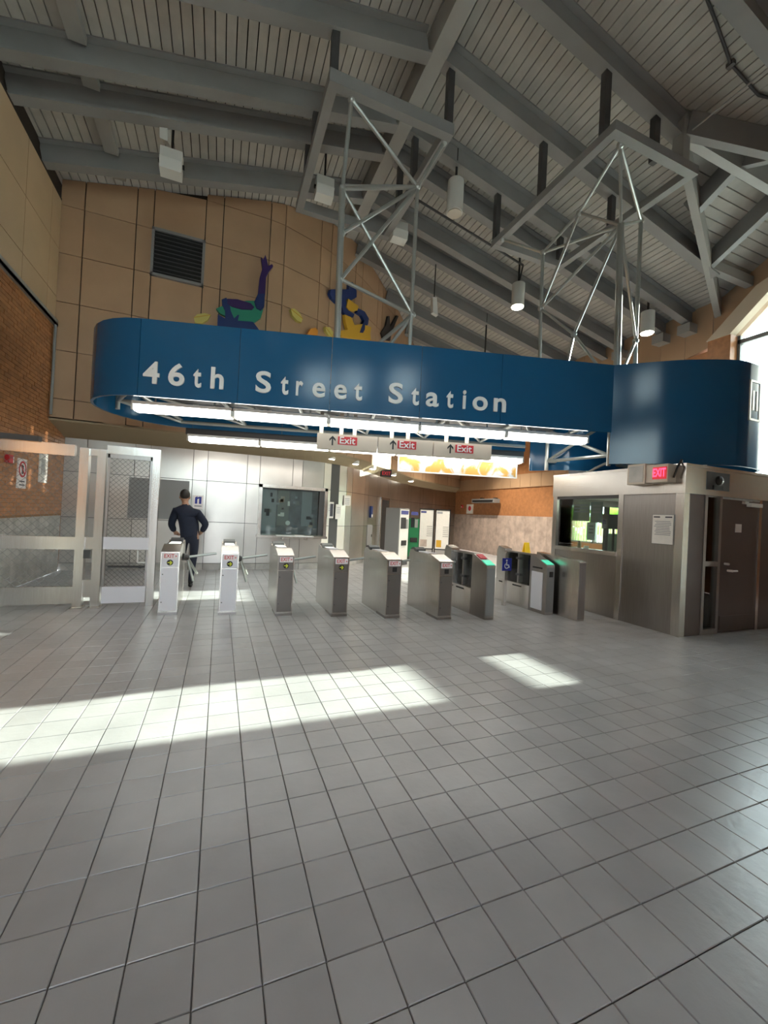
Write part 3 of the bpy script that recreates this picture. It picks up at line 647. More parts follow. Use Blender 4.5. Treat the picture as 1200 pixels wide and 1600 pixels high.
# printed banner behind the rear lights
r = thing('banner', 'translucent banner with yellow and white wave print hung behind the rear lights', 'banner', sp(2.47, 2.75, 2.53))
obj('sheet', B().obox(FS(0, 2.75, 0), (2.48, 2.545, -.01), (5.18, 2.95, .01)), 'banner', r)
obj('edge_trim', B().obox(FS(0, 2.75, 0), (2.46, 2.525, -.02), (5.2, 2.55, .02)).obox(FS(0, 2.75, 0), (2.455, 2.525, -.02), (2.485, 2.98, .02)).obox(FS(0, 2.75, 0), (5.175, 2.525, -.02), (5.205, 2.98, .02)), 'white', r)
obj('hanger', B().obox((O, D, Nn, V((0, 0, 1))), (2.9, 2.55, 2.96), (2.95, 2.78, 2.99)).obox((O, D, Nn, V((0, 0, 1))), (4.7, 2.55, 2.96), (4.75, 2.78, 2.99)), 'white', r)

# ------------------------------------------------------------------ turnstiles
def make_turnstile(label, door='turnstile_grey', arrow=True):
    t = thing('turnstile', label, 'turnstile', (0, 0, 0), 'tripod turnstiles in the row')
    fy = (V((0, 0, 0)), V((0, 1, 0)), V((0, 0, 1)), V((1, 0, 0)))
    obj('front_pod', B().prism(fy, [(0, 0), (.36, 0), (.36, .97), (.30, .965), (0, .885)], -.12, .12), 'stainless', t, bevel=.006)
    obj('rear_body', B().prism(fy, [(.362, .0), (1.1, .0), (1.1, .90), (1.06, .975), (.95, .985), (.86, .955), (.362, .955)], -.112, .112), 'stainless', t, bevel=.006)
    obj('top_plate', B().prism(fy, [(.40, .957), (.82, .957), (.82, .968), (.40, .968)], -.07, .07), 'pale_paint', t)
    obj('reader_hump', B().prism(fy, [(.86, .95), (1.09, .93), (1.07, 1.0), (.96, 1.02), (.88, .99)], -.09, .09), 'dark_grey', t, bevel=.008)
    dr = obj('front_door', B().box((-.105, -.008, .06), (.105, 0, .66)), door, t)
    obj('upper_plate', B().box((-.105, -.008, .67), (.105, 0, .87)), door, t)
    for z in (.18, .57): obj('lock', B().cyl((-.085, -.008, z), (-.085, -.018, z), .008, 8), 'dark_grey', dr)
    obj('base_strip', B().box((-.122, -.004, 0), (.122, .362, .035)), 'stainless_dark', t)
    lab = obj('exit_label', B().box((-.095, -.013, .785), (.095, -.008, .865)), 'label_white', t)
    fr = (V((-.012, -.013, .825)), V((1, 0, 0)), V((0, 0, 1)), V((0, -1, 0)))
    text('EXIT', .075, 'label_red', fr, .003, parent=lab, width=.125, bold=.001)
    obj('label_mark', B().prism((V((.075, -.013, .825)), V((1, 0, 0)), V((0, 0, 1)), V((0, -1, 0))), [(-.013, .014), (.013, .0), (-.013, -.014), (-.006, 0)], 0, .003), 'label_red', lab)
    if arrow:
        di = obj('indicator', B().cyl((0, -.008, .735), (0, -.016, .735), .041, 18), 'black', t)
        obj('arrow', B().prism((V((0, -.016, .735)), V((1, 0, 0)), V((0, 0, 1)), V((0, -1, 0))), [(-.03, -.006), (.0, -.006), (-.004, -.03), (.012, -.03), (.032, .002), (.008, .026), (-.006, .026), (.004, .010), (-.03, .006)], 0, .004), 'yellow_green', di)
    else: obj('indicator', B().box((-.035, -.016, .70), (.035, -.008, .77)), 'black', t, bevel=.004)
    obj('hub', B().cyl((.11, .70, .74), (.19, .72, .72), .06, 12, .045), 'dark_grey', t)
    for d in ((.43, .0, .065), (.11, -.12, -.36), (.14, .28, -.30)):
        obj('arm', B().cyl((.17, .72, .73), (.17+d[0], .72+d[1], .73+d[2]), .02, 10), 'pipe_grey', t, smooth=True)
    return t
TS = [(-.61, 6.47), (.175, 6.33), (.945, 6.13), (1.735, 5.94), (2.495, 5.69), (3.26, 5.46)]
tl = ['turnstile with a pale front panel beside the mesh gate', 'turnstile with a pale front panel, second from the mesh gate', 'dull steel turnstile with a yellow arrow, third from the mesh gate',
      'steel turnstile with a dim arrow, fourth from the mesh gate', 'steel turnstile with a black square indicator, fifth from the mesh gate', 'steel turnstile with a black square indicator next to the green-topped gate']
t1 = make_turnstile(tl[0], 'pale_paint'); t3 = make_turnstile(tl[2]); t5 = make_turnstile(tl[4], arrow=False)  # first pair's fronts are coloured pale to stand for reflected light
for k, (src, first) in enumerate(((t1, 1), (t1, 0), (t3, 1), (t3, 0), (t5, 1), (t5, 0))):
    x, y = TS[k]
    if first: src.location = (x, y, 0)
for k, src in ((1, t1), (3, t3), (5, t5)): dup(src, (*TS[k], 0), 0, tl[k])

# wide accessible gate cabinets with glass wings
def gate_cabinet(label, x, y, L, red=True):
    t = thing('gate_cabinet', label, 'gate', (x, y, 0), 'cabinets of the wide gate')
    o_ = V((x, y, 0)); fy = (o_, V((0, 1, 0)), V((0, 0, 1)), V((1, 0, 0)))
    obj('front_pod', B().prism(fy, [(0, 0), (.40, 0), (.40, .99), (.36, .99), (0, .84)], -.085, .085), 'stainless_dark', t, bevel=.006)
    obj('front_plate', B().box((x-.075, y-.006, .05), (x+.075, y, .80)), 'mid_grey', t)
    n = V((0, -.15, .36)).normalized()
    sl = obj('green_display', B().prism(fy, [(.01, .846), (.15, .904), (.147, .912), (.007, .854)], -.075, .075), 'reader_green', t)
    if red: obj('red_display', B().prism(fy, [(.20, .926), (.33, .980), (.327, .988), (.197, .934)], -.06, .06), 'label_red', t)
    obj('base_box', B().prism(fy, [(.40, 0), (L, 0), (L, .42), (.40, .42)], -.09, .09), 'stainless', t, bevel=.005)
    for q in (.6, L-.35):
        obj('slot', B().prism(fy, [(q, .36), (q+.24, .36), (q+.24, .385), (q, .385)], -.093, -.088), 'black', t)
    obj('glass_frame', B().prism(fy, [(.40, .42), (.45, .42), (.45, .98), (.40, .98)], -.03, .03).prism(fy, [(.40, .96), (L-.24, .96), (L-.24, .99), (.40, .99)], -.03, .03).prism(fy, [((L+.2)/2-.02, .42), ((L+.2)/2+.02, .42), ((L+.2)/2+.02, .96), ((L+.2)/2-.02, .96)], -.03, .03), 'stainless_dark', t)
    obj('glass_pane', B().prism(fy, [(.45, .42), (L-.24, .42), (L-.24, .96), (.45, .96)], -.008, .008), 'green_glass', t)
    for q in (.55, .85): obj('hinge', B().prism(fy, [((L+.2)/2-.06, q), ((L+.2)/2+.06, q), ((L+.2)/2+.06, q+.04), ((L+.2)/2-.06, q+.04)], -.04, .04), 'dark_grey', t)
    obj('rear_pod', B().prism(fy, [(L-.24, .42), (L, .42), (L, .96), (L-.05, 1.06), (L-.24, 1.02)], -.085, .085), 'stainless', t, bevel=.006)
    return t
gate_cabinet('green-topped gate cabinet with a glass wing beside the last turnstile', 3.98, 5.32, 1.30)
r = gate_cabinet('green-topped gate cabinet with a card slot near the booth', 5.24, 5.38, 1.35, False)
obj('side_door', B().box((5.14, 5.46, .06), (5.153, 5.72, .70)), 'pale_paint', r); obj('card_slot', B().box((5.14, 5.48, .76), (5.154, 5.70, .785)), 'black', r)
obj('ticket_reader', B().box((5.21, 5.362, .64), (5.28, 5.375, .73)), 'black', r)
bl = thing('end_cabinet', 'plain stainless block cabinet between the gate and the booth', 'cabinet', (5.46, 4.93, 0))
obj('body', B().prism((V((5.46, 4.93, 0)), V((0, 1, 0)), V((0, 0, 1)), V((1, 0, 0))), [(0, 0), (.95, 0), (.95, 1.02), (.1, .97), (0, .95)], -.075, .075), 'stainless', bl, bevel=.006)
obj('front_plate', B().box((5.39, 4.922, .03), (5.53, 4.93, .93)), 'stainless_dark', bl)
# accessible sign on a slim post
r = thing('accessible_sign', 'blue wheelchair symbol sign on a grey post beside the glass gate', 'sign', (4.92, 6.15, 0))
obj('post', B().box((4.90, 6.14, 0), (4.96, 6.2, .98)), 'stainless', r)
obj('plate', B().box((4.83, 6.125, .64), (5.03, 6.14, .87)), 'isa_blue', r)
f = (V((4.93, 6.125, .755)), V((1, 0, 0)), V((0, 0, 1)), V((0, -1, 0)))
b = B().prism(f, [(.018*cos(k/5*pi)-.012, .075+.018*sin(k/5*pi)) for k in range(10)], 0, .003)
b.prism(f, [(-.022, .05), (-.004, .05), (.0, 0), (.04, 0), (.06, -.055), (.042, -.06), (.026, -.018), (-.018, -.018)], 0, .003)
for k in range(12):
    a0, a1 = radians(120+k*20), radians(120+(k+1)*20); c = (-.008, -.025)
    b.prism(f, [(c[0]+.038*cos(a0), c[1]+.038*sin(a0)), (c[0]+.052*cos(a0), c[1]+.052*sin(a0)), (c[0]+.052*cos(a1), c[1]+.052*sin(a1)), (c[0]+.038*cos(a1), c[1]+.038*sin(a1))], 0, .003)
obj('wheelchair_symbol', b, 'letter_white', r)
# wet floor sign
r = thing('floor_sign', 'yellow folding floor sign standing behind the wide gate', 'sign', (7.0, 8.0, 0))
obj('front_board', B().hexa([(6.86, 7.80, 0), (7.14, 7.80, 0), (7.14, 7.83, 0), (6.86, 7.83, 0), (6.94, 7.99, 1.05), (7.06, 7.99, 1.05), (7.06, 8.01, 1.05), (6.94, 8.01, 1.05)]), 'caution', r)
obj('back_board', B().hexa([(6.86, 8.20, 0), (7.14, 8.20, 0), (7.14, 8.23, 0), (6.86, 8.23, 0), (6.94, 8.01, 1.05), (7.06, 8.01, 1.05), (7.06, 8.03, 1.05), (6.94, 8.03, 1.05)]), 'caution', r)

# ------------------------------------------------------------------ mesh gates
def wires(x0, x1, z0, z1, y, step=.105):
    b = B(); w = x1-x0; h = z1-z0
    for sg_ in (1, -1):
        k = -h
        while k < w:
            a = max(k, 0); c = min(k+h, w)
            if c-a > .01:
                za, zb = a-k, c-k
                if sg_ < 0: za, zb = h-za, h-zb
                b.beam((x0+a, y, z0+za), (x0+c, y, z0+zb), .0035, .0035, (0, 1, 0))
            k += step
    return b
GY = 7.1
g1 = thing('mesh_fence', 'wide stainless fence panel with wire mesh against the brick wall', 'fence', (-2.5, GY, 0))
obj('top_bar', B().box((XL+.02, GY-.04, 2.17), (-1.95, GY+.04, 2.33)), 'stainless', g1, bevel=.005)
obj('mid_rail', B().box((XL+.02, GY-.03, .84), (-1.89, GY+.03, 1.02)), 'stainless', g1, bevel=.005)
obj('bottom_rail', B().box((XL+.02, GY-.03, .07), (-1.89, GY+.03, .31)), 'stainless', g1, bevel=.005)
o = obj('wire_mesh', wires(XL+.02, -1.9, 1.02, 2.2, GY), 'beam_grey', g1)
o = obj('wire_mesh', wires(XL+.02, -1.9, .31, .84, GY), 'beam_grey', g1)
obj('overhead_track', B().box((XL+.02, GY-.10, 2.33), (-2.35, GY+.02, 2.40)), 'dark_grey', g1)
for x in (-1.83, -1.615):
    r = obj('post', B().box((x-.055, GY-.06, 0), (x+.055, GY+.06, 2.30)), 'stainless', g1, bevel=.006)
    obj('foot_plate', B().box((x-.075, GY-.09, 0), (x+.075, GY+.09, .018)), 'stainless', r)
for z0, z1 in ((2.2, 2.3), (.15, .4), (.85, 1.02)): obj('post_link', B().box((-1.775, GY-.02, z0), (-1.67, GY+.02, z1)), 'stainless', g1)
obj('latch', B().box((-1.775, GY-.07, .72), (-1.69, GY-.02, .84)), 'dark_grey', g1)
g2 = thing('mesh_gate', 'stainless swing gate with wire mesh between the posts and the turnstiles', 'gate', (-1.2, GY, 0))
obj('top_rail', B().box((-1.56, GY-.04, 2.25), (-.87, GY+.04, 2.37)), 'stainless', g2, bevel=.005)
obj('stile', B().box((-.97, GY-.045, .0), (-.87, GY+.045, 2.25)), 'stainless', g2, bevel=.005)
obj('inner_frame', B().box((-1.55, GY-.025, .3), (-1.52, GY+.025, 2.25)).box((-1.0, GY-.025, .3), (-.97, GY+.025, 2.25)).box((-1.55, GY-.025, 2.19), (-.97, GY+.025, 2.25)), 'stainless_dark', g2)
obj('mid_rail', B().box((-1.55, GY-.03, .85), (-.97, GY+.03, 1.03)), 'pale_paint', g2, bevel=.004)
obj('kick_plate', B().box((-1.54, GY-.03, .06), (-.98, GY+.03, .30)), 'pale_paint', g2, bevel=.004)
obj('wire_mesh', wires(-1.54, -.98, 1.03, 2.22, GY, .07), 'dark_grey', g2)
obj('wire_mesh', wires(-1.54, -.98, .30, .85, GY, .07), 'dark_grey', g2)
obj('push_bar', B().cyl((-1.5, GY+.08, .58), (-1.02, GY+.08, .58), .016).box((-1.1, GY+.03, .56), (-1.06, GY+.09, .6)), 'dark_grey', g2)
obj('handle', B().tube([(-1.10, GY-.05, .84), (-1.10, GY-.05, .66), (-1.0, GY-.05, .66)], .012), 'white', g2)

# things on the left wall behind the fence
XW = XL
def wallbox(name, label, cat, y0, y1, z0, z1, m, d=.02):
    t = thing(name, label, cat, (XW, y0, z0)); obj('plate', B().box((XW, y0, z0), (XW+d, y1, z1)), m, t); return t
r = wallbox('prohibition_sign', 'white notice with a red prohibition ring on the brick wall', 'sign', 8.72, 9.05, 1.70, 2.21, 'label_white')
f = (V((XW+.02, 8.885, 2.03)), V((0, 1, 0)), V((0, 0, 1)), V((1, 0, 0)))
b = B()
for k in range(20):
    a0, a1 = k/20*2*pi, (k+1)/20*2*pi; b.prism(f, [(q*cos(a), q*sin(a)) for q, a in ((.11, a0), (.14, a0), (.14, a1), (.11, a1))], 0, .004)
b.prism(f, [(-.09, .07), (-.07, .09), (.09, -.07), (.07, -.09)], 0, .004)
obj('red_ring', b, 'red', r); obj('figure', B().prism(f, [(-.02, -.08), (.03, -.08), (.04, .06), (-.03, .08)], 0, .002), 'black', r)
obj('text_lines', B().prism(f, [(-.1, -.22), (.1, -.22), (.1, -.20), (-.1, -.20)], 0, .002).prism(f, [(-.1, -.28), (.08, -.28), (.08, -.26), (-.1, -.26)], 0, .002), 'print_dark', r)
r = wallbox('alarm_pull', 'small red alarm box on the brick wall', 'alarm', 8.28, 8.42, 2.09, 2.22, 'red', .06); obj('white_side', B().box((XW, 8.42, 2.10), (XW+.05, 8.47, 2.20)), 'white', r)
r = wallbox('notice_board', 'tall pale notice on the brick wall near the corner', 'notice', 9.60, 9.98, 1.85, 2.45, 'paper'); obj('print', B().box((XW+.02, 9.66, 2.0), (XW+.023, 9.92, 2.3)), 'stone_tile', r)

# ------------------------------------------------------------------ person
def skin(name, vs, es, rad, m, parent=None, sub=2):
    me = bpy.data.meshes.new(name); me.from_pydata([V(v) for v in vs], es, []); o = bpy.data.objects.new(name, me); COL.objects.link(o)
    o.modifiers.new('s', 'SKIN'); 
    for i, r in enumerate(rad): me.skin_vertices[0].data[i].radius = r if isinstance(r, tuple) else (r, r)
    me.skin_vertices[0].data[0].use_root = True
    sb = o.modifiers.new('u', 'SUBSURF'); sb.levels = sb.render_levels = sub
    bpy.context.view_layer.update()
    m2 = bpy.data.meshes.new_from_object(o.evaluated_get(bpy.context.evaluated_depsgraph_get())); bpy.data.objects.remove(o); bpy.data.meshes.remove(me)
    m2.name = name; m2.materials.clear(); m2.materials.append(MT[m]); m2.shade_smooth(); return m2
PX, PY = -.50, 8.62
pe = thing('person', 'person in navy jacket and trousers walking away beyond the first turnstile, seen from behind', 'person', (PX, PY, 0))
P = lambda x, y, z: (PX+x, PY+y, z)
# body: pelvis root; spine leans toward the fence side; head bowed forward
vs = [P(0, 0, .97), P(-.01, .02, 1.12), P(-.05, .06, 1.30), P(-.085, .09, 1.45), P(-.11, .12, 1.56), P(-.125, .15, 1.62), P(-.13, .165, 1.72), P(-.13, .16, 1.80),
      P(-.09, 0, .93), P(-.15, .20, .52), P(-.15, .16, .10), P(-.15, .30, .05),
      P(.09, .0, .93), P(.075, .04, .50), P(.055, -.10, .10), P(.055, .05, .045),
      P(-.265, .09, 1.44), P(-.335, .10, 1.18), P(-.28, .26, 1.02), P(-.25, .33, 1.0),
      P(.105, .08, 1.41), P(.265, .0, 1.20), P(.185, .10, 1.03), P(.15, .14, .995)]
es = [(0, 1), (1, 2), (2, 3), (3, 4), (4, 5), (5, 6), (6, 7), (0, 8), (8, 9), (9, 10), (10, 11), (0, 12), (12, 13), (13, 14), (14, 15), (3, 16), (16, 17), (17, 18), (18, 19), (3, 20), (20, 21), (21, 22), (22, 23)]
rad = [(.15, .11), (.15, .11), (.17, .115), (.14, .095), .055, .06, (.08, .098), .06, .10, .068, .045, .035, .10, .068, .045, .035, .07, .05, .036, .03, .07, .05, .036, .03]
bm_ = skin('body', vs, es, rad, 'trouser'); bm_.materials.append(MT['skin']); bm_.materials.append(MT['shoe'])
for p in bm_.polygons:
    c = p.center; lz = c.z
    if lz > 1.5 and hypot(c.x-PX+.12, c.y-PY-.14) < .085: p.material_index = 1
    elif (c.x-PX < -.2 or c.x-PX > .12) and lz < 1.14 and lz > .9 and abs(c.x-PX) > .12: p.material_index = 1
    elif lz < .13: p.material_index = 2
bd = obj('body', bm_, parent=pe); 
jk = skin('jacket', [P(.0, 0, .90), P(-.005, .01, 1.02), P(-.02, .03, 1.15), P(-.05, .06, 1.30), P(-.085, .09, 1.43), P(-.105, .11, 1.505), P(-.27, .09, 1.43), P(-.34, .10, 1.18), P(-.29, .235, 1.04), P(.115, .08, 1.40), P(.275, .0, 1.20), P(.20, .085, 1.05)],
          [(0, 1), (1, 2), (2, 3), (3, 4), (4, 5), (4, 6), (6, 7), (7, 8), (4, 9), (9, 10), (10, 11)], [(.18, .135), (.185, .14), (.19, .14), (.20, .14), (.175, .125), (.075, .075), .088, .07, .055, .088, .07, .055], 'navy')
obj('jacket', jk, parent=pe)
hd = B(); hd.ball(P(-.13, .165, 1.715), .105, (.82, .98, 1.15)); obj('head', hd, 'skin', bd, smooth=True)
hr = B(); hr.ball(P(-.13, .135, 1.755), .108, (.86, .98, .98)); obj('hair', hr, 'hair', pe, smooth=True)
obj('ear', B().ball(P(-.045, .17, 1.70), .026, (.5, .8, 1.2)).ball(P(-.217, .17, 1.70), .026, (.5, .8, 1.2)), 'skin', pe)
obj('nose', B().ball(P(-.13, .265, 1.69), .02, (.8, 1, 1.3)), 'skin', pe); obj('eyes', B().ball(P(-.165, .25, 1.725), .014).ball(P(-.095, .25, 1.725), .014), 'black', pe); obj('mouth', B().ball(P(-.13, .255, 1.645), .02, (1.3, .6, .35)), 'label_red', pe)
for wrist, dirv, sd in ((V(P(.17, .115, 1.02)), V((-.6, .45, -.35)).normalized(), V((0, .3, -1)).normalized()), (V(P(-.265, .29, 1.005)), V((.3, .9, -.25)).normalized(), V((1, -.3, 0)).normalized())):
    vs = [wrist, wrist+dirv*.08]; es = [(0, 1)]; rd = [(.026, .034), (.026, .04)]
    for k in range(4):
        b0 = len(vs); o_ = wrist+dirv*.085+sd*((k-1.5)*.02); ln = (.06, .075, .07, .055)[k]
        dn_ = sd.cross(dirv).normalized()
        vs += [o_, o_+dirv*ln*.5, o_+dirv*ln*.85-dn_*ln*.4]; es += [(1, b0), (b0, b0+1), (b0+1, b0+2)]; rd += [.0095, .009, .008]
    b0 = len(vs); vs += [wrist+dirv*.03-sd*.035, wrist+dirv*.07-sd*.055]; es += [(0, b0), (b0, b0+1)]; rd += [.011, .0095]
    obj('hand', skin('hand', vs, es, rd, 'skin', sub=1), parent=bd)
sh = skin('shoe', [P(.055, -.13, .055), P(.055, -.04, .05), P(.055, .10, .035)], [(0, 1), (1, 2)], [(.045, .05), (.045, .045), (.04, .03)], 'shoe', sub=1); obj('shoe', sh, parent=pe)
sh = skin('shoe', [P(-.15, .12, .055), P(-.15, .21, .05), P(-.15, .34, .035)], [(0, 1), (1, 2)], [(.045, .05), (.045, .045), (.04, .03)], 'shoe', sub=1); obj('shoe', sh, parent=pe)

# ------------------------------------------------------------------ things on and by the stainless wall
def wt(name, label, cat, x0, x1, z0, z1, m, d=.02, y=10.9):
    t = thing(name, label, cat, (x0, y, z0)); obj('plate', B().box((x0, y-d, z0), (x1, y, z1)), m, t); return t
r = wt('restroom_sign', 'small white plate with a blue symbol on the stainless wall behind the person', 'sign', -.60, -.38, 1.48, 1.80, 'label_white')
f = (V((-.49, 10.88, 1.69)), V((1, 0, 0)), V((0, 0, 1)), V((0, -1, 0)))
obj('blue_symbol', B().prism(f, [(-.07, -.09), (-.02, -.09), (-.02, .02), (.02, .04), (.02, -.09), (.07, -.09), (.07, .08), (.02, .08), (-.02, .06), (-.02, .09), (-.07, .06)], 0, .004), 'isa_blue', r)
obj('text_line', B().prism(f, [(-.08, -.16), (.08, -.16), (.08, -.13), (-.08, -.13)], 0, .003), 'print', r)
r = wt('wall_plate', 'dark grey blank panel on the stainless wall above the mesh gate', 'panel', -1.95, -.70, 1.20, 2.13, 'mid_grey', .012)  # flat grey plate stands in for a dark reflection in the steel
r = thing('map_case', 'wide glazed display case with papers on the stainless wall', 'display case', (.95, 10.9, .88))
obj('back_board', B().box((.98, 10.86, .92), (2.58, 10.89, 2.12)), 'case_board', r)
obj('frame', B().box((.90, 10.72, 2.10), (2.66, 10.9, 2.18)).box((.90, 10.72, .86), (.98, 10.9, 2.18)).box((2.58, 10.72, .86), (2.66, 10.9, 2.18)), 'stainless', r, bevel=.004)
obj('sill', B().box((.88, 10.66, .84), (2.68, 10.9, .90)), 'stainless', r, bevel=.004)
obj('dark_jamb', B().box((2.44, 10.74, .92), (2.575, 10.86, 2.10)), 'dark_grey', r)
for k, (a, c) in enumerate(((.99, 1.36), (1.37, 1.68), (1.69, 1.98), (1.99, 2.28))): obj('paper_panel', B().box((a+.01, 10.846, 1.15 if k else 1.0), (c-.01, 10.86, 2.06)), ('print', 'mid_grey', 'case_board', 'print')[k], r)
random.seed(5)
for k in range(22):
    a = random.uniform(1.02, 2.3); z = random.uniform(1.1, 1.9); w = random.uniform(.05, .14); h = random.uniform(.04, .12)
    obj('pinned_sheet', B().box((a, 10.838, z), (a+w, 10.846, z+h)), random.choice(['paper', 'print_dark', 'stone_pink', 'print', 'mid_grey']), r)
obj('white_disc', B().cyl((1.66, 10.838, 1.22), (1.66, 10.83, 1.22), .06, 16), 'white', r)
obj('glass', B().box((.98, 10.745, .90), (2.58, 10.752, 2.10)), 'clear_glass', r)
for x0, z0, lb in ((.2, .0, ''),): pass
r = thing('wall_shelf', 'white ledge with leaflets below the display case', 'shelf', (1.4, 10.7, .83)); obj('board', B().box((1.35, 10.52, .885), (2.3, 10.70, .91)), 'white', r); obj('leaflets', B().box((1.8, 10.53, .91), (2.05, 10.68, .925)), 'paper', r)
obj('bracket', B().box((1.5, 10.6, .80), (1.54, 10.9, .885)).box((2.1, 10.6, .80), (2.14, 10.9, .885)), 'stainless', r)
def onss(name, label, cat, d, w, z0, z1, m, th=.02):
    p = ssP.at(d); t = thing(name, label, cat, (p.x, p.y, z0)); f = on_ss(d); obj('plate', B().obox(f, (-w/2, z0, .0), (w/2, z1, th)), m, t); return t, f
for d, w, z0, z1, lb, dark in ((near(ssP, 2.85, 11.1), .22, 1.39, 1.84, 'dark and white notice on the stainless wall beside the display case', 1), (near(ssP, 3.1, 11.3), .22, 1.37, 1.79, 'white narrow notice on the stainless wall right of the dark one', 0), (near(ssP, 3.45, 11.5), .32, 1.77, 2.06, 'white notice with grey lettering high on the stainless wall', 0)):
    t, f = onss('wall_notice', lb, 'notice', d, w, z0, z1, 'paper')
    if dark: obj('dark_print', B().obox(f, (-.02, z0+.05, .02), (w/2-.02, z1-.05, .024)), 'print_dark', t)
    for k in range(4): obj('text_line', B().obox(f, (-w/2+.04, z1-.1-k*.05, .02), (w/2-.05, z1-.085-k*.05, .023)), 'print', t)
t, f = onss('access_panel', 'dull grey panel low on the curved stainless wall under the intercom', 'panel', near(ssP, 4.65, 12.8), .5, .45, 1.2, 'mid_grey', .015); obj('latch', B().obox(f, (.16, .8, .015), (.2, .88, .03)), 'black', t)
t, f = onss('intercom', 'pale blue help intercom on the curved stainless wall', 'intercom', near(ssP, 4.65, 12.8), .16, 1.44, 1.82, 'art_blue', .06); obj('call_button', B().obox(f, (-.04, 1.45, .06), (.04, 1.55, .075)), 'white', t)
# fare machines and map stands
def machine(label, x, y, rz, m, face, h=1.82, w=.85, dp=.62):
    t = thing('fare_machine', label, 'machine', (x, y, 0)); ex_ = V((cos(rz), sin(rz), 0)); f = (V((x, y, 0)), ex_, V((0, 0, 1)), ex_.cross(V((0, 0, 1))))
    obj('cabinet', B().obox(f, (-w/2, 0, -dp), (w/2, h, 0)), m, t, bevel=.012)
    obj('front_plate', B().obox(f, (-w/2+.03, .12, 0), (w/2-.03, h-.04, .015)), face, t)
    obj('screen', B().obox(f, (-w/2+.08, 1.15, .015), (w/2-.22, 1.5, .025)), 'monitor', t); obj('keypad', B().obox(f, (w/2-.2, 1.15, .015), (w/2-.08, 1.45, .03)), 'mid_grey', t)
    obj('header', B().obox(f, (-w/2+.08, 1.6, .015), (w/2-.08, 1.72, .025)), 'header_blue', t); obj('coin_tray', B().obox(f, (-.14, .62, .015), (.14, .78, .04)), 'black', t)
    obj('plinth', B().obox(f, (-w/2+.02, 0, -.02), (w/2-.02, .1, .02)), 'dark_grey', t)
    return t
machine('grey fare machine with a white printed front facing the booth side', 5.415, 11.78, radians(35), 'mid_grey', 'paper', 1.79, .6, .5)
machine('green fare machine behind the white-fronted one', 6.57, 13.42, radians(2), 'machine_green', 'machine_green', 1.47, .44, .5)
def mapstand(label, x, y, rz, hdr):
    t = thing('map_stand', label, 'map', (x, y, 0), 'map stands'); ex_ = V((cos(rz), sin(rz), 0)); f = (V((x, y, 0)), ex_, V((0, 0, 1)), ex_.cross(V((0, 0, 1))))
    obj('frame', B().obox(f, (-.275, 0, -.03), (-.245, 1.86, .03)).obox(f, (.245, 0, -.03), (.275, 1.86, .03)).obox(f, (-.275, 1.82, -.03), (.275, 1.86, .03)).obox(f, (-.275, .36, -.03), (.275, .40, .03)), 'black', t)
    obj('sheet', B().obox(f, (-.245, .40, -.015), (.245, 1.82, .015)), 'paper', t)
    obj('header', B().obox(f, (-.22, 1.70, .015), (-.02, 1.77, .019)), hdr, t)
    for k in range(6): obj('text_line', B().obox(f, (.02, .85+k*.07, .015), (.22, .875+k*.07, .018)), 'stone_tile', t)
    obj('picture', B().obox(f, (-.21, .46, .015), (-.02 if hdr == 'print' else .04, .72, .018)), 'stone_pink' if hdr == 'header_blue' else 'art_yellow', t)
mapstand('white framed map stand with a blue heading beside the green machine', 7.12, 13.50, radians(-21), 'header_blue')
mapstand('white framed map stand with a yellow picture nearest the brick corner', 7.68, 13.29, radians(-21), 'print')
# soffit downlights and far exit sign
for k, (x, y) in enumerate(((2.75, 10.95), (3.62, 11.52), (4.45, 12.3), (5.75, 13.65), (7.3, 15.4))):
    t = thing('downlight', f'small round recessed light in the curved soffit, {names[k]} from the fence side', 'light', (x, y, 3.0), 'soffit downlights')
    obj('lens', B().cyl((x, y, 2.985), (x, y, 3.06), .10, 16), 'soffit_lamp', t); obj('rim', B().cyl((x, y, 2.995), (x, y, 3.10), .125, 16), 'white', t)
t = thing('exit_sign', 'small dark box with red exit lettering hung from the curved soffit', 'sign', (5.2, 12.9, 2.88))
obj('box', B().box((4.98, 12.86, 2.84), (5.36, 12.94, 3.1)), 'black', t); text('EXIT', .17, 'exit_dim', (V((5.17, 12.86, 2.955)), V((1, 0, 0)), V((0, 0, 1)), V((0, -1, 0))), .004, parent=t, width=.3)
# things on the far right wall
t = thing('heater', 'long tube heater bracketed to the orange far wall', 'heater', (XR-.3, 15.5, 2.4))
obj('body', B().box((XR-.42, 14.7, 2.32), (XR-.12, 16.4, 2.50)), 'mid_grey', t, bevel=.02); obj('grille', B().box((XR-.44, 14.8, 2.36), (XR-.42, 16.3, 2.44)), 'black', t); obj('bracket', B().box((XR-.2, 15.0, 2.5), (XR, 15.06, 2.56)).box((XR-.2, 16.0, 2.5), (XR, 16.06, 2.56)), 'black', t)
t = thing('wall_notice', 'white notice on the orange far wall below the heater', 'notice', (XR, 17, 1.85)); obj('plate', B().box((XR-.03, 16.85, 1.82), (XR, 17.4, 2.28)), 'paper', t); obj('red_ring', B().cyl((XR-.035, 17.12, 2.08), (XR-.03, 17.12, 2.08), .12, 16), 'label_red', t)
t = thing('alarm_pull', 'tiny dark alarm box on the orange far wall', 'alarm', (XR, 17.8, 2.1)); obj('box', B().box((XR-.06, 17.75, 2.1), (XR, 17.87, 2.25)), 'red', t); obj('lever', B().box((XR-.075, 17.78, 2.13), (XR-.06, 17.84, 2.17)), 'white', t)

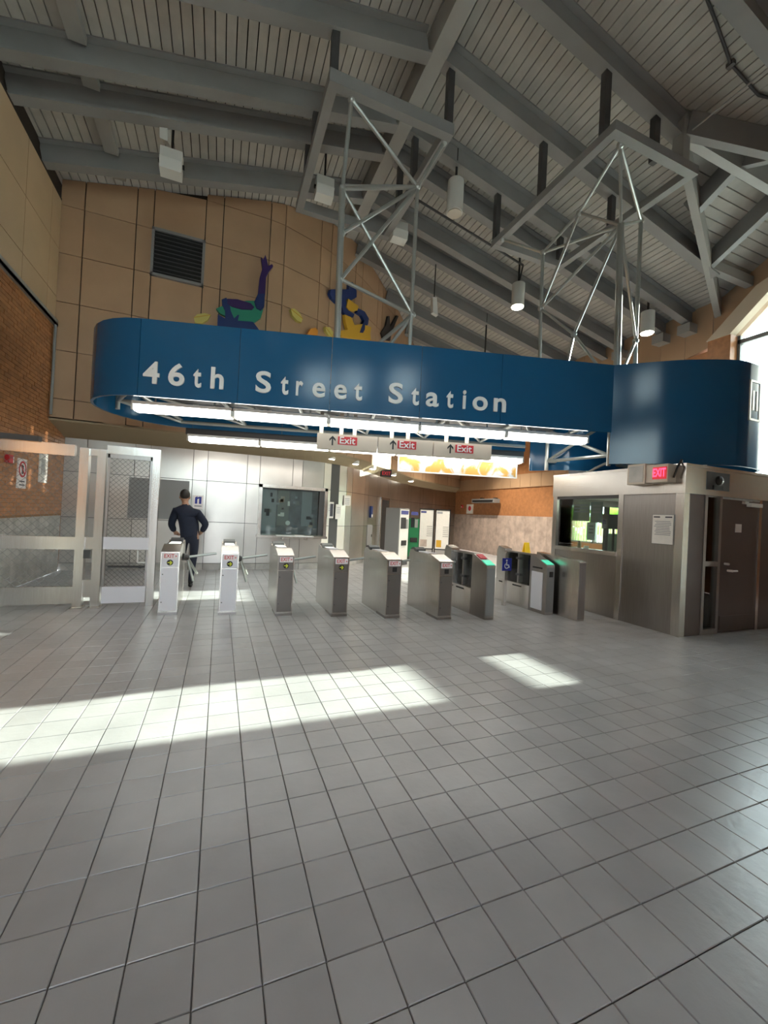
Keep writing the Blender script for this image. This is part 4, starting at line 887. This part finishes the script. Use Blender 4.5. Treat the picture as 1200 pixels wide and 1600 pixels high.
# ------------------------------------------------------------------ booth
BX, BY, BR, BB = 6.2, 3.88, 9.3, 6.38
bo = thing('booth', 'stainless steel station booth with a window, door and deep cornice', 'booth', (BX, BY, 0))
obj('corner_post', B().box((BX, BY, 0), (BX+.12, BY+.12, 2.08)), 'stainless', bo, bevel=.006)
obj('side_panel', B().box((BX+.015, BY+.12, .0), (BX+.06, 4.84, 2.08)), 'stainless_dark', bo)
obj('window_post', B().box((BX, 4.84, 0), (BX+.1, 4.93, 2.08)), 'stainless', bo, bevel=.004)
obj('side_panel', B().box((BX+.015, 4.93, 0), (BX+.06, 6.28, 1.05)), 'stainless_dark', bo)
obj('rear_post', B().box((BX, 6.28, 0), (BX+.1, BB, 2.08)), 'stainless', bo, bevel=.004)
obj('window_sill', B().box((BX-.02, 4.93, 1.05), (BX+.12, 6.28, 1.12)), 'stainless', bo, bevel=.004)
obj('window_head', B().box((BX, 4.93, 2.03), (BX+.1, 6.28, 2.08)), 'dark_grey', bo)
obj('window_pane', B().box((BX+.05, 4.93, 1.12), (BX+.06, 6.28, 2.03)), 'green_glass', bo)
obj('cornice', B().box((BX-.02, BY-.02, 2.08), (BR, BY+.03, 2.5)).box((BX-.02, BY+.03, 2.08), (BX+.03, BB, 2.5)), 'stainless', bo)
obj('cornice_lip', B().box((BX-.03, BY-.03, 2.47), (BR, BY+.05, 2.51)).box((BX-.03, BY+.05, 2.47), (BX+.05, BB, 2.51)), 'stainless', bo)
obj('roof', B().box((BX+.03, BY+.03, 2.40), (BR, BB, 2.45)), 'dark_grey', bo)
obj('inner_ceiling', B().box((BX+.1, BY+.1, 2.08), (BR, BB, 2.12)), 'white', bo)
obj('front_panel', B().box((BX+.12, BY+.01, 0), (6.70, BY+.06, 2.08)), 'door_brown', bo)
obj('mullion', B().box((6.68, BY, 0), (6.74, BY+.1, 2.08)).box((7.03, BY, 0), (7.09, BY+.1, 2.08)).box((6.74, BY, 1.02), (7.03, BY+.08, 1.09)).box((6.74, BY, 0), (7.03, BY+.08, .08)), 'stainless_dark', bo)
obj('sidelight', B().box((6.74, BY+.04, .08), (7.03, BY+.05, 2.06)), 'green_glass', bo)
dd = obj('door', B().box((7.1, BY+.012, .02), (8.05, BY+.06, 2.05)), 'door_brown', bo, bevel=.004)
obj('door_handle', B().cyl((7.22, BY+.012, 1.06), (7.22, BY-.05, 1.06), .018).cyl((7.3, BY+.012, .955), (7.3, BY-.06, .955), .018).cyl((7.3, BY-.055, .955), (7.42, BY-.055, .955), .014), 'white', dd)
obj('door_notice', B().box((7.45, BY+.004, 1.55), (7.60, BY+.012, 1.68)), 'paper', dd)
obj('door_closer', B().box((7.72, BY-.05, 1.96), (8.03, BY+.012, 2.02)).box((7.60, BY-.03, 2.0), (7.70, BY+.012, 2.04)), 'white', dd)
obj('kick_plate', B().box((7.14, BY+.004, .05), (8.01, BY+.012, .26)), 'door_brown', dd)
obj('door_frame', B().box((8.05, BY, 0), (8.12, BY+.1, 2.08)), 'stainless', bo)
obj('front_panel', B().box((8.12, BY+.01, 0), (BR, BY+.06, 2.08)), 'door_brown', bo)
obj('vent_opening', B().box((6.65, BY-.026, 2.165), (7.19, BY-.018, 2.43)), 'dark_grey', bo); obj('vent_device', B().ball((6.93, BY-.03, 2.31), .09, (1, .5, .8)).box((6.78, BY-.05, 2.17), (7.0, BY-.02, 2.23)), 'black', bo)
obj('back_wall', B().box((BX+.1, BB-.06, 0), (BR, BB, .95)).box((8.55, BB-.06, .95), (BR, BB, 2.08)).box((BX+.1, BB-.06, 1.95), (8.6, BB, 2.08)), 'mid_grey', bo)
obj('back_mullion', B().box((7.6, BB-.06, .95), (7.7, BB, 1.95)), 'black', bo)
obj('side_wall', B().box((BR-.05, BY, 0), (BR, BB, 2.5)), 'mid_grey', bo)
obj('ceiling_light', B().box((7.0, 4.9, 2.05), (8.2, 5.5, 2.08)), 'soffit_lamp', bo)  # glowing panel added to brighten the inside of the booth
obj('booth_floor', B().box((BX+.05, BY+.05, 0), (BR, BB, .02)), 'dark_grey', bo)
r = thing('counter', 'dark work counter inside the booth window', 'counter', (6.6, 5.6, .02)); obj('top', B().box((BX+.08, 4.95, 1.0), (BX+.6, 6.25, 1.04)), 'dark_grey', r); obj('pedestal', B().box((BX+.1, 5.0, .02), (BX+.5, 5.4, 1.0)).box((BX+.1, 5.8, .02), (BX+.5, 6.2, 1.0)), 'mid_grey', r)
r = thing('monitor', 'black monitor on the counter behind the booth window', 'monitor', (6.5, 5.2, 1.04)); obj('screen', B().box((6.42, 5.02, 1.5), (6.46, 5.42, 1.76)), 'monitor', r, bevel=.005); obj('stand', B().cyl((6.47, 5.22, 1.05), (6.47, 5.22, 1.55), .02).cyl((6.47, 5.22, 1.04), (6.47, 5.22, 1.06), .1, 14), 'black', r)
for y0, y1, z0, z1, lb, mm in ((5.55, 5.95, 1.62, 1.98, 'pale printed sheet taped inside the booth window', 'stone_tile'), (5.28, 5.54, 1.60, 1.97, 'blue-grey printed sheet taped inside the booth window', 'print'), (5.42, 5.60, 1.28, 1.60, 'light blue sheet taped low inside the booth window', 'pale_paint')):
    r = thing('window_sheet', lb, 'paper', (BX+.065, y0, z0)); obj('sheet', B().box((BX+.062, y0, z0), (BX+.067, y1, z1)), mm, r)
    for k in range(3): obj('text_line', B().box((BX+.058, y0+.04, z1-.08-k*.06), (BX+.062, y1-.05, z1-.05-k*.06)), 'print', r)
r = thing('office_chair', 'grey-green upholstered office chair inside the booth', 'chair', (7.1, 5.75, .02)); obj('backrest', B().box((7.35, 5.45, .75), (7.43, 6.05, 1.4)), 'chair_green', r, bevel=.03); obj('seat', B().box((6.9, 5.48, .48), (7.38, 6.02, .58)), 'chair_green', r, bevel=.03)
obj('pedestal', B().cyl((7.15, 5.75, .1), (7.15, 5.75, .48), .03), 'black', r); obj('base', B().box((6.85, 5.72, .02), (7.45, 5.78, .08)).box((7.12, 5.45, .02), (7.18, 6.05, .08)), 'black', r)
for y, lb, mm in ((5.72, 'white paper cup on the booth counter', 'white'), (5.88, 'brown bottle on the booth counter', 'soffit')):
    r = thing('cup' if mm == 'white' else 'bottle', lb, 'cup' if mm == 'white' else 'bottle', (6.4, y, 1.04)); obj('body', B().cyl((6.4, y, 1.04), (6.4, y, 1.16 if mm == 'white' else 1.24), .04, 12, .045 if mm == 'white' else .03), mm, r)
r = thing('notice', 'white framed notice on the booth side between window and corner', 'notice', (BX, 4.0, 1.32)); obj('frame', B().box((BX-.01, 4.0, 1.31), (BX+.02, 4.335, 1.77)), 'mid_grey', r); obj('sheet', B().box((BX-.014, 4.012, 1.322), (BX-.009, 4.323, 1.758)), 'paper', r)
obj('heading_bar', B().box((BX-.018, 4.03, 1.715), (BX-.013, 4.13, 1.735)).box((BX-.018, 4.21, 1.715), (BX-.013, 4.305, 1.735)), 'print_dark', r)
for k in range(9): obj('text_line', B().box((BX-.018, 4.04+random.uniform(0, .03), 1.655-k*.025), (BX-.013, 4.30-random.uniform(0, .04), 1.665-k*.025)), 'print', r)
r = thing('lit_exit_sign', 'beige box with glowing red exit letters on the booth cornice', 'sign', (BX, 4.2, 2.2))
obj('louvre_box', B().box((BX-.22, 4.33, 2.22), (BX-.02, 4.62, 2.53)), 'beige', r, bevel=.006); obj('louvre_face', B().box((BX-.226, 4.36, 2.25), (BX-.22, 4.59, 2.50)), 'stone_tile', r)
obj('sign_box', B().box((BX-.2, 4.0, 2.235), (BX-.02, 4.325, 2.50)), 'beige', r, bevel=.006)
fr = (V((BX-.201, 4.12, 2.37)), V((0, -1, 0)), V((0, 0, 1)), V((-1, 0, 0)))
obj('red_glow_plate', B().obox(fr, (-.10, -.09, 0), (.105, .09, .006)), 'exit_dim', r)
text('EXIT', .17, 'exit_glow', (fr[0]+V((-.006, 0, 0)), fr[1], fr[2], fr[3]), .004, parent=r, width=.19, bold=.004)
obj('conduit', B().tube([(BX-.1, 3.98, 2.3), (BX-.1, 3.93, 2.45), (BX-.02, 3.93, 2.56), (BX+.1, 4.0, 2.52)], .014), 'cable', r)
r = thing('cable_loop', 'grey cable looped on top of the booth cornice under the drum', 'cable', (6.4, 5.2, 2.5)); obj('cable', B().tube([(6.3, 4.6+.18*k, 2.51+.16*sin(k/6*pi)) for k in range(7)], .025), 'beam_pale', r)
r = thing('floodlight', 'grey floodlight under the drum above the booth roof', 'light', (6.7, 6.0, 2.5)); obj('head', B().hexa([(6.4, 5.9, 2.58), (6.8, 5.9, 2.58), (6.8, 6.2, 2.5), (6.4, 6.2, 2.5), (6.4, 5.95, 2.8), (6.8, 5.95, 2.8), (6.8, 6.25, 2.72), (6.4, 6.25, 2.72)]), 'mid_grey', r); obj('yoke', B().box((6.58, 6.0, 2.45), (6.62, 6.1, 2.6)), 'mid_grey', r)

# ------------------------------------------------------------------ vent, artwork, lamps
t = thing('louvre_vent', 'dark square louvre vent in the tan wall', 'vent', (-1.59, 9.95, 6.38))
obj('back_plate', B().box((-1.58, 9.925, 6.39), (-.59, 9.945, 7.35)), 'black', t)
obj('vent_frame', B().box((-1.60, 9.88, 7.32), (-.57, 9.95, 7.38)).box((-1.60, 9.88, 6.36), (-.57, 9.95, 6.42)).box((-1.60, 9.88, 6.36), (-1.55, 9.95, 7.38)).box((-.62, 9.88, 6.36), (-.57, 9.95, 7.38)), 'mid_grey', t)
for k in range(10):
    z = 6.45+k*.087; obj('slat', B().hexa([(-1.55, 9.885, z), (-.62, 9.885, z), (-.62, 9.935, z+.04), (-1.55, 9.935, z+.04), (-1.55, 9.885, z+.018), (-.62, 9.885, z+.018), (-.62, 9.935, z+.058), (-1.55, 9.935, z+.058)]), 'dark_grey', t)
ART = {
'arm': ((0.734,9.854),(1.000,0.029),[(-0.039, 7.409), (0.001, 7.291), (0.038, 7.172), (0.12, 7.237), (0.147, 7.204), (0.054, 7.046), (0.001, 6.902), (0.0, 6.512), (-0.157, 6.471), (-0.15, 6.628), (-0.137, 6.863), (-0.088, 7.084), (-0.13, 7.33), (-0.078, 7.283)]),
'upper': ((0.641,9.852),(1.000,0.006),[(-0.064, 6.472), (0.093, 6.512), (0.087, 6.432), (0.087, 6.225), (0.018, 6.105), (-0.082, 6.133), (-0.138, 6.274)]),
'torso': ((0.267,9.851),(1.000,0.017),[(-0.553, 5.931), (-0.397, 6.043), (0.067, 6.259), (0.235, 6.301), (0.266, 6.18), (0.441, 6.145), (0.401, 5.954), (0.236, 5.787), (-0.052, 5.747), (-0.291, 5.793), (-0.48, 5.848)]),
'legs': ((0.060,9.847),(1.000,0.015),[(-0.241, 6.156), (-0.151, 6.218), (-0.076, 6.121), (-0.044, 5.953), (0.034, 5.795), (0.11, 5.898), (0.138, 5.895), (0.116, 5.763), (0.442, 5.812), (0.599, 5.641), (-0.302, 5.518), (-0.307, 5.815), (-0.152, 5.752), (-0.16, 5.925), (-0.226, 6.034)]),
'fore': ((0.202,9.850),(1.000,0.022),[(-0.269, 6.194), (-0.059, 6.237), (0.231, 6.218), (0.308, 6.149), (0.263, 6.077), (0.047, 6.034), (-0.168, 6.043), (-0.264, 6.084)]),
'leaf1': ((-0.607,9.846),(1.000,-0.005),[(-0.115, 5.635), (-0.052, 5.722), (0.101, 5.782), (0.215, 5.768), (0.166, 5.649), (0.046, 5.538), (-0.088, 5.533)]),
'leaf2': ((1.579,10.034),(0.941,0.339),[(-0.243, 6.352), (-0.156, 6.396), (-0.001, 6.345), (0.086, 6.239), (0.06, 6.137), (-0.05, 6.136), (-0.188, 6.222)]),
'orange': ((2.014,10.213),(0.909,0.417),[(-0.226, 5.909), (-0.136, 6.08), (0.011, 6.156), (0.084, 6.104), (0.077, 5.988)]),
'leaf3': ((2.509,10.467),(0.869,0.494),[(-0.248, 6.29), (-0.092, 6.333), (0.033, 6.265), (0.027, 6.127), (-0.101, 6.115), (-0.217, 6.187)]),
'body2': ((2.996,10.770),(0.827,0.562),[(-0.727, 7.285), (-0.558, 7.368), (-0.021, 7.629), (-0.014, 7.785), (0.105, 7.894), (0.236, 7.879), (0.319, 7.731), (0.331, 7.581), (0.097, 7.378), (-0.112, 7.324), (-0.086, 7.232), (0.024, 7.068), (0.27, 7.084), (0.229, 6.972), (-0.058, 6.88), (-0.205, 6.937), (-0.279, 7.054), (-0.489, 7.048), (-0.668, 7.081), (-0.752, 7.158)]),
'arm2': ((3.664,11.273),(0.770,0.638),[(-0.432, 7.3), (-0.075, 7.37), (0.162, 7.281), (0.14, 7.107), (-0.027, 6.872), (-0.114, 6.739), (-0.279, 6.683), (-0.179, 6.904), (-0.075, 7.111), (-0.242, 7.184), (-0.477, 7.153)]),
'chest2': ((3.239,10.942),(0.807,0.591),[(-0.353, 7.348), (0.115, 7.369), (0.094, 7.233), (-0.128, 7.102), (-0.279, 7.065), (-0.403, 7.1)]),
'skirt2': ((3.360,11.033),(0.796,0.605),[(-0.608, 6.874), (-0.322, 6.927), (-0.149, 6.785), (0.224, 6.976), (0.69, 7.075), (0.646, 6.89), (0.7, 6.7), (-0.064, 6.431), (-0.724, 6.23), (-0.765, 6.374), (-0.446, 6.537), (-0.562, 6.7)]),
'dark': ((5.042,12.589),(0.741,0.671),[(-0.781, 7.269), (-0.494, 7.607), (-0.37, 7.989), (-0.256, 8.041), (-0.166, 7.713), (0.301, 8.32), (0.428, 8.355), (-0.062, 7.572), (-0.117, 7.29), (-0.604, 7.129)])}
def artpart(key, name, m, parent, off=0):
    (ox, oy), (tx, ty), poly = ART[key]; f = frame((ox, oy, 0), (tx, ty, 0)); return obj(name, B().prism(f, poly, -.11+off, -.02+off), m, parent)
t = thing('wall_figure', 'flat cutout of a reclining figure in green and purple raising one arm', 'artwork', (.2, 9.89, 5.6))
artpart('legs', 'legs', 'art_blue', t, .01); artpart('torso', 'torso', 'art_green', t, 0); artpart('fore', 'forearm', 'art_purple', t, .022); artpart('upper', 'upper_arm', 'art_blue', t, .014); artpart('arm', 'raised_arm', 'art_purple', t, .010)
t = thing('wall_figure', 'flat cutout of a bending blue figure in yellow clothes', 'artwork', (3, 10.8, 6.3))
artpart('body2', 'body', 'art_blue', t, .0); artpart('arm2', 'arm', 'art_blue', t, .01); artpart('chest2', 'chest', 'art_yellow', t, .02); artpart('skirt2', 'skirt', 'art_yellow', t, .004)
for k, lb in (('leaf1', 'yellow leaf cutout beside the reclining figure'), ('leaf2', 'yellow leaf cutout midway between the two figures'), ('leaf3', 'yellow leaf cutout beside the bending figure')):
    t = thing('wall_leaf', lb, 'artwork', (*ART[k][0], 6)); artpart(k, 'blade', 'leaf_yellow', t)
    (ox, oy), (tx, ty), poly = ART[k]; f = frame((ox, oy, 0), (tx, ty, 0)); a, c = V(poly[0]), V(poly[len(poly)//2]); q = (c-a).normalized(); q = V((-q.y, q.x))*.006
    obj('rib', B().prism(f, [tuple(a+q), tuple(a-q), tuple(c-q), tuple(c+q)], -.02, -.012), 'art_yellow', t)
t = thing('wall_leaf', 'orange leaf cutout low on the wall beside the bending figure', 'artwork', (*ART['orange'][0], 6)); artpart('orange', 'blade', 'art_orange', t)
t = thing('wall_plant', 'dark forked plant cutout at the end of the wall art', 'artwork', (5.0, 12.8, 7.3)); artpart('dark', 'stalks', 'black', t)

for k, (x, y, z0, z1, on, lb) in enumerate(((4.05, 7.13, 7.60, 8.25, False, 'unlit white cylinder pendant below the ridge'), (6.82, 8.54, 7.02, 7.62, True, 'lit white cylinder pendant in the middle of the right slope'), (9.9, 7.28, 6.50, 7.05, True, 'lit white cylinder pendant in front of the brick pier'), (7.6, 11.0, 5.9, 6.5, True, 'lit white cylinder pendant over the far hall, nearest the sign'), (9.2, 13.6, 5.6, 6.2, True, 'lit white cylinder pendant over the far hall by the brick wall'))):  # the far-hall pair is out of sight, added as fill light
    t = thing('pendant_lamp', lb, 'lamp', (x, y, z0), 'cylinder pendants')
    obj('shade', B().cyl((x, y, z0+.02), (x, y, z1), .16, 20), 'lamp_white', t, smooth=True); obj('lens', B().cyl((x, y, z0), (x, y, z0+.03), .14, 20), 'lamp_on' if on else 'lamp_off', t)
    obj('stem', B().cyl((x, y, z1), (x, y, raf(x)+DK), .025, 8), 'black', t)
    if on:
        ld = bpy.data.lights.new('pendant_beam', 'SPOT'); ld.energy = 120 if k < 3 else 750; ld.color = (1, .9, .74); ld.spot_size = radians(110); ld.spot_blend = .6; ld.shadow_soft_size = .12
        lo = bpy.data.objects.new('pendant_beam', ld); COL.objects.link(lo); lo.parent = t; lo.location = (0, 0, -.03)
def flood(label, x, y, z, hang, two=True):
    t = thing('floodlight', label, 'light', (x, y, z))
    obj('head', B().hexa([(x-.17, y-.1, z-.17), (x+.17, y-.1, z-.17), (x+.17, y+.1, z-.2), (x-.17, y+.1, z-.2), (x-.17, y-.14, z-.01), (x+.17, y-.14, z-.01), (x+.17, y+.12, z-.01), (x-.17, y+.12, z-.01)]), 'lamp_white', t)
    obj('gear_box', B().box((x-.17, y-.1, z+.02), (x+.17, y+.1, z+.19)), 'lamp_white', t, bevel=.01); obj('yoke', B().box((x-.2, y-.02, z-.03), (x+.2, y+.02, z+.03)), 'black', t)
    obj('stem', B().cyl((x, y, z+.18), (x, y, hang), .02, 8), 'black', t)
    return t
r = flood('white twin-box floodlight hanging over the fence corner', -1.05, 7.95, 7.38, 8.2)
obj('reflector', B().hexa([(-1.24, 7.9, 7.72), (-1.12, 7.9, 7.70), (-1.08, 8.0, 7.70), (-1.2, 8.0, 7.72), (-1.28, 7.9, 8.28), (-1.16, 7.9, 8.30), (-1.12, 8.0, 8.30), (-1.24, 8.0, 8.28)]), 'lamp_white', r)
flood('white twin-box floodlight beside the ridge frame', 1.59, 7.93, 7.83, 8.75)
flood('white twin-box floodlight between the pipe tower and the right slope', 3.35, 8.3, 7.75, 8.95)
t = thing('floodlight', 'slim white floodlight hung low on the far right slope', 'light', (5.09, 9.76, 7.2)); obj('head', B().hexa([(5.0, 9.7, 7.0), (5.16, 9.7, 6.95), (5.16, 9.82, 6.95), (5.0, 9.82, 7.0), (4.98, 9.7, 7.4), (5.1, 9.7, 7.42), (5.1, 9.82, 7.42), (4.98, 9.82, 7.4)]), 'lamp_white', t); obj('stem', B().cyl((5.05, 9.76, 7.4), (5.05, 9.76, 8.4), .015, 6), 'black', t)
t = thing('conduit_run', 'thin dark conduit snaking over the deck boards near the dormer', 'conduit', (6, 3.6, 8.4)); obj('pipe', B().tube([(5.3, 3.45, deckz(5.3)-.03), (5.98, 3.6, deckz(5.98)-.03), (6.6, 3.75, deckz(6.6)-.03), (7.3, 3.75, deckz(7.3)-.03), (8.05, 3.45, deckz(8.05)-.03)], .02), 'dark_grey', t); obj('clip', B().box((6.57, 3.7, deckz(6.6)-.06), (6.63, 3.8, deckz(6.6)+.0)), 'dark_grey', t)
# conduit runs on the deck
t = thing('conduit_run', 'thin dark conduit clipped below the right roof slope', 'conduit', (5, 8.4, 8.3)); obj('pipe', B().tube([(3.6, 8.5, raf(3.6)+.2), (6.9, 8.5, raf(6.9)+.2)], .025), 'dark_grey', t); obj('pipe_drop', B().tube([(6.9, 8.5, raf(6.9)+.2), (6.82, 8.54, 7.6)], .02), 'dark_grey', t)
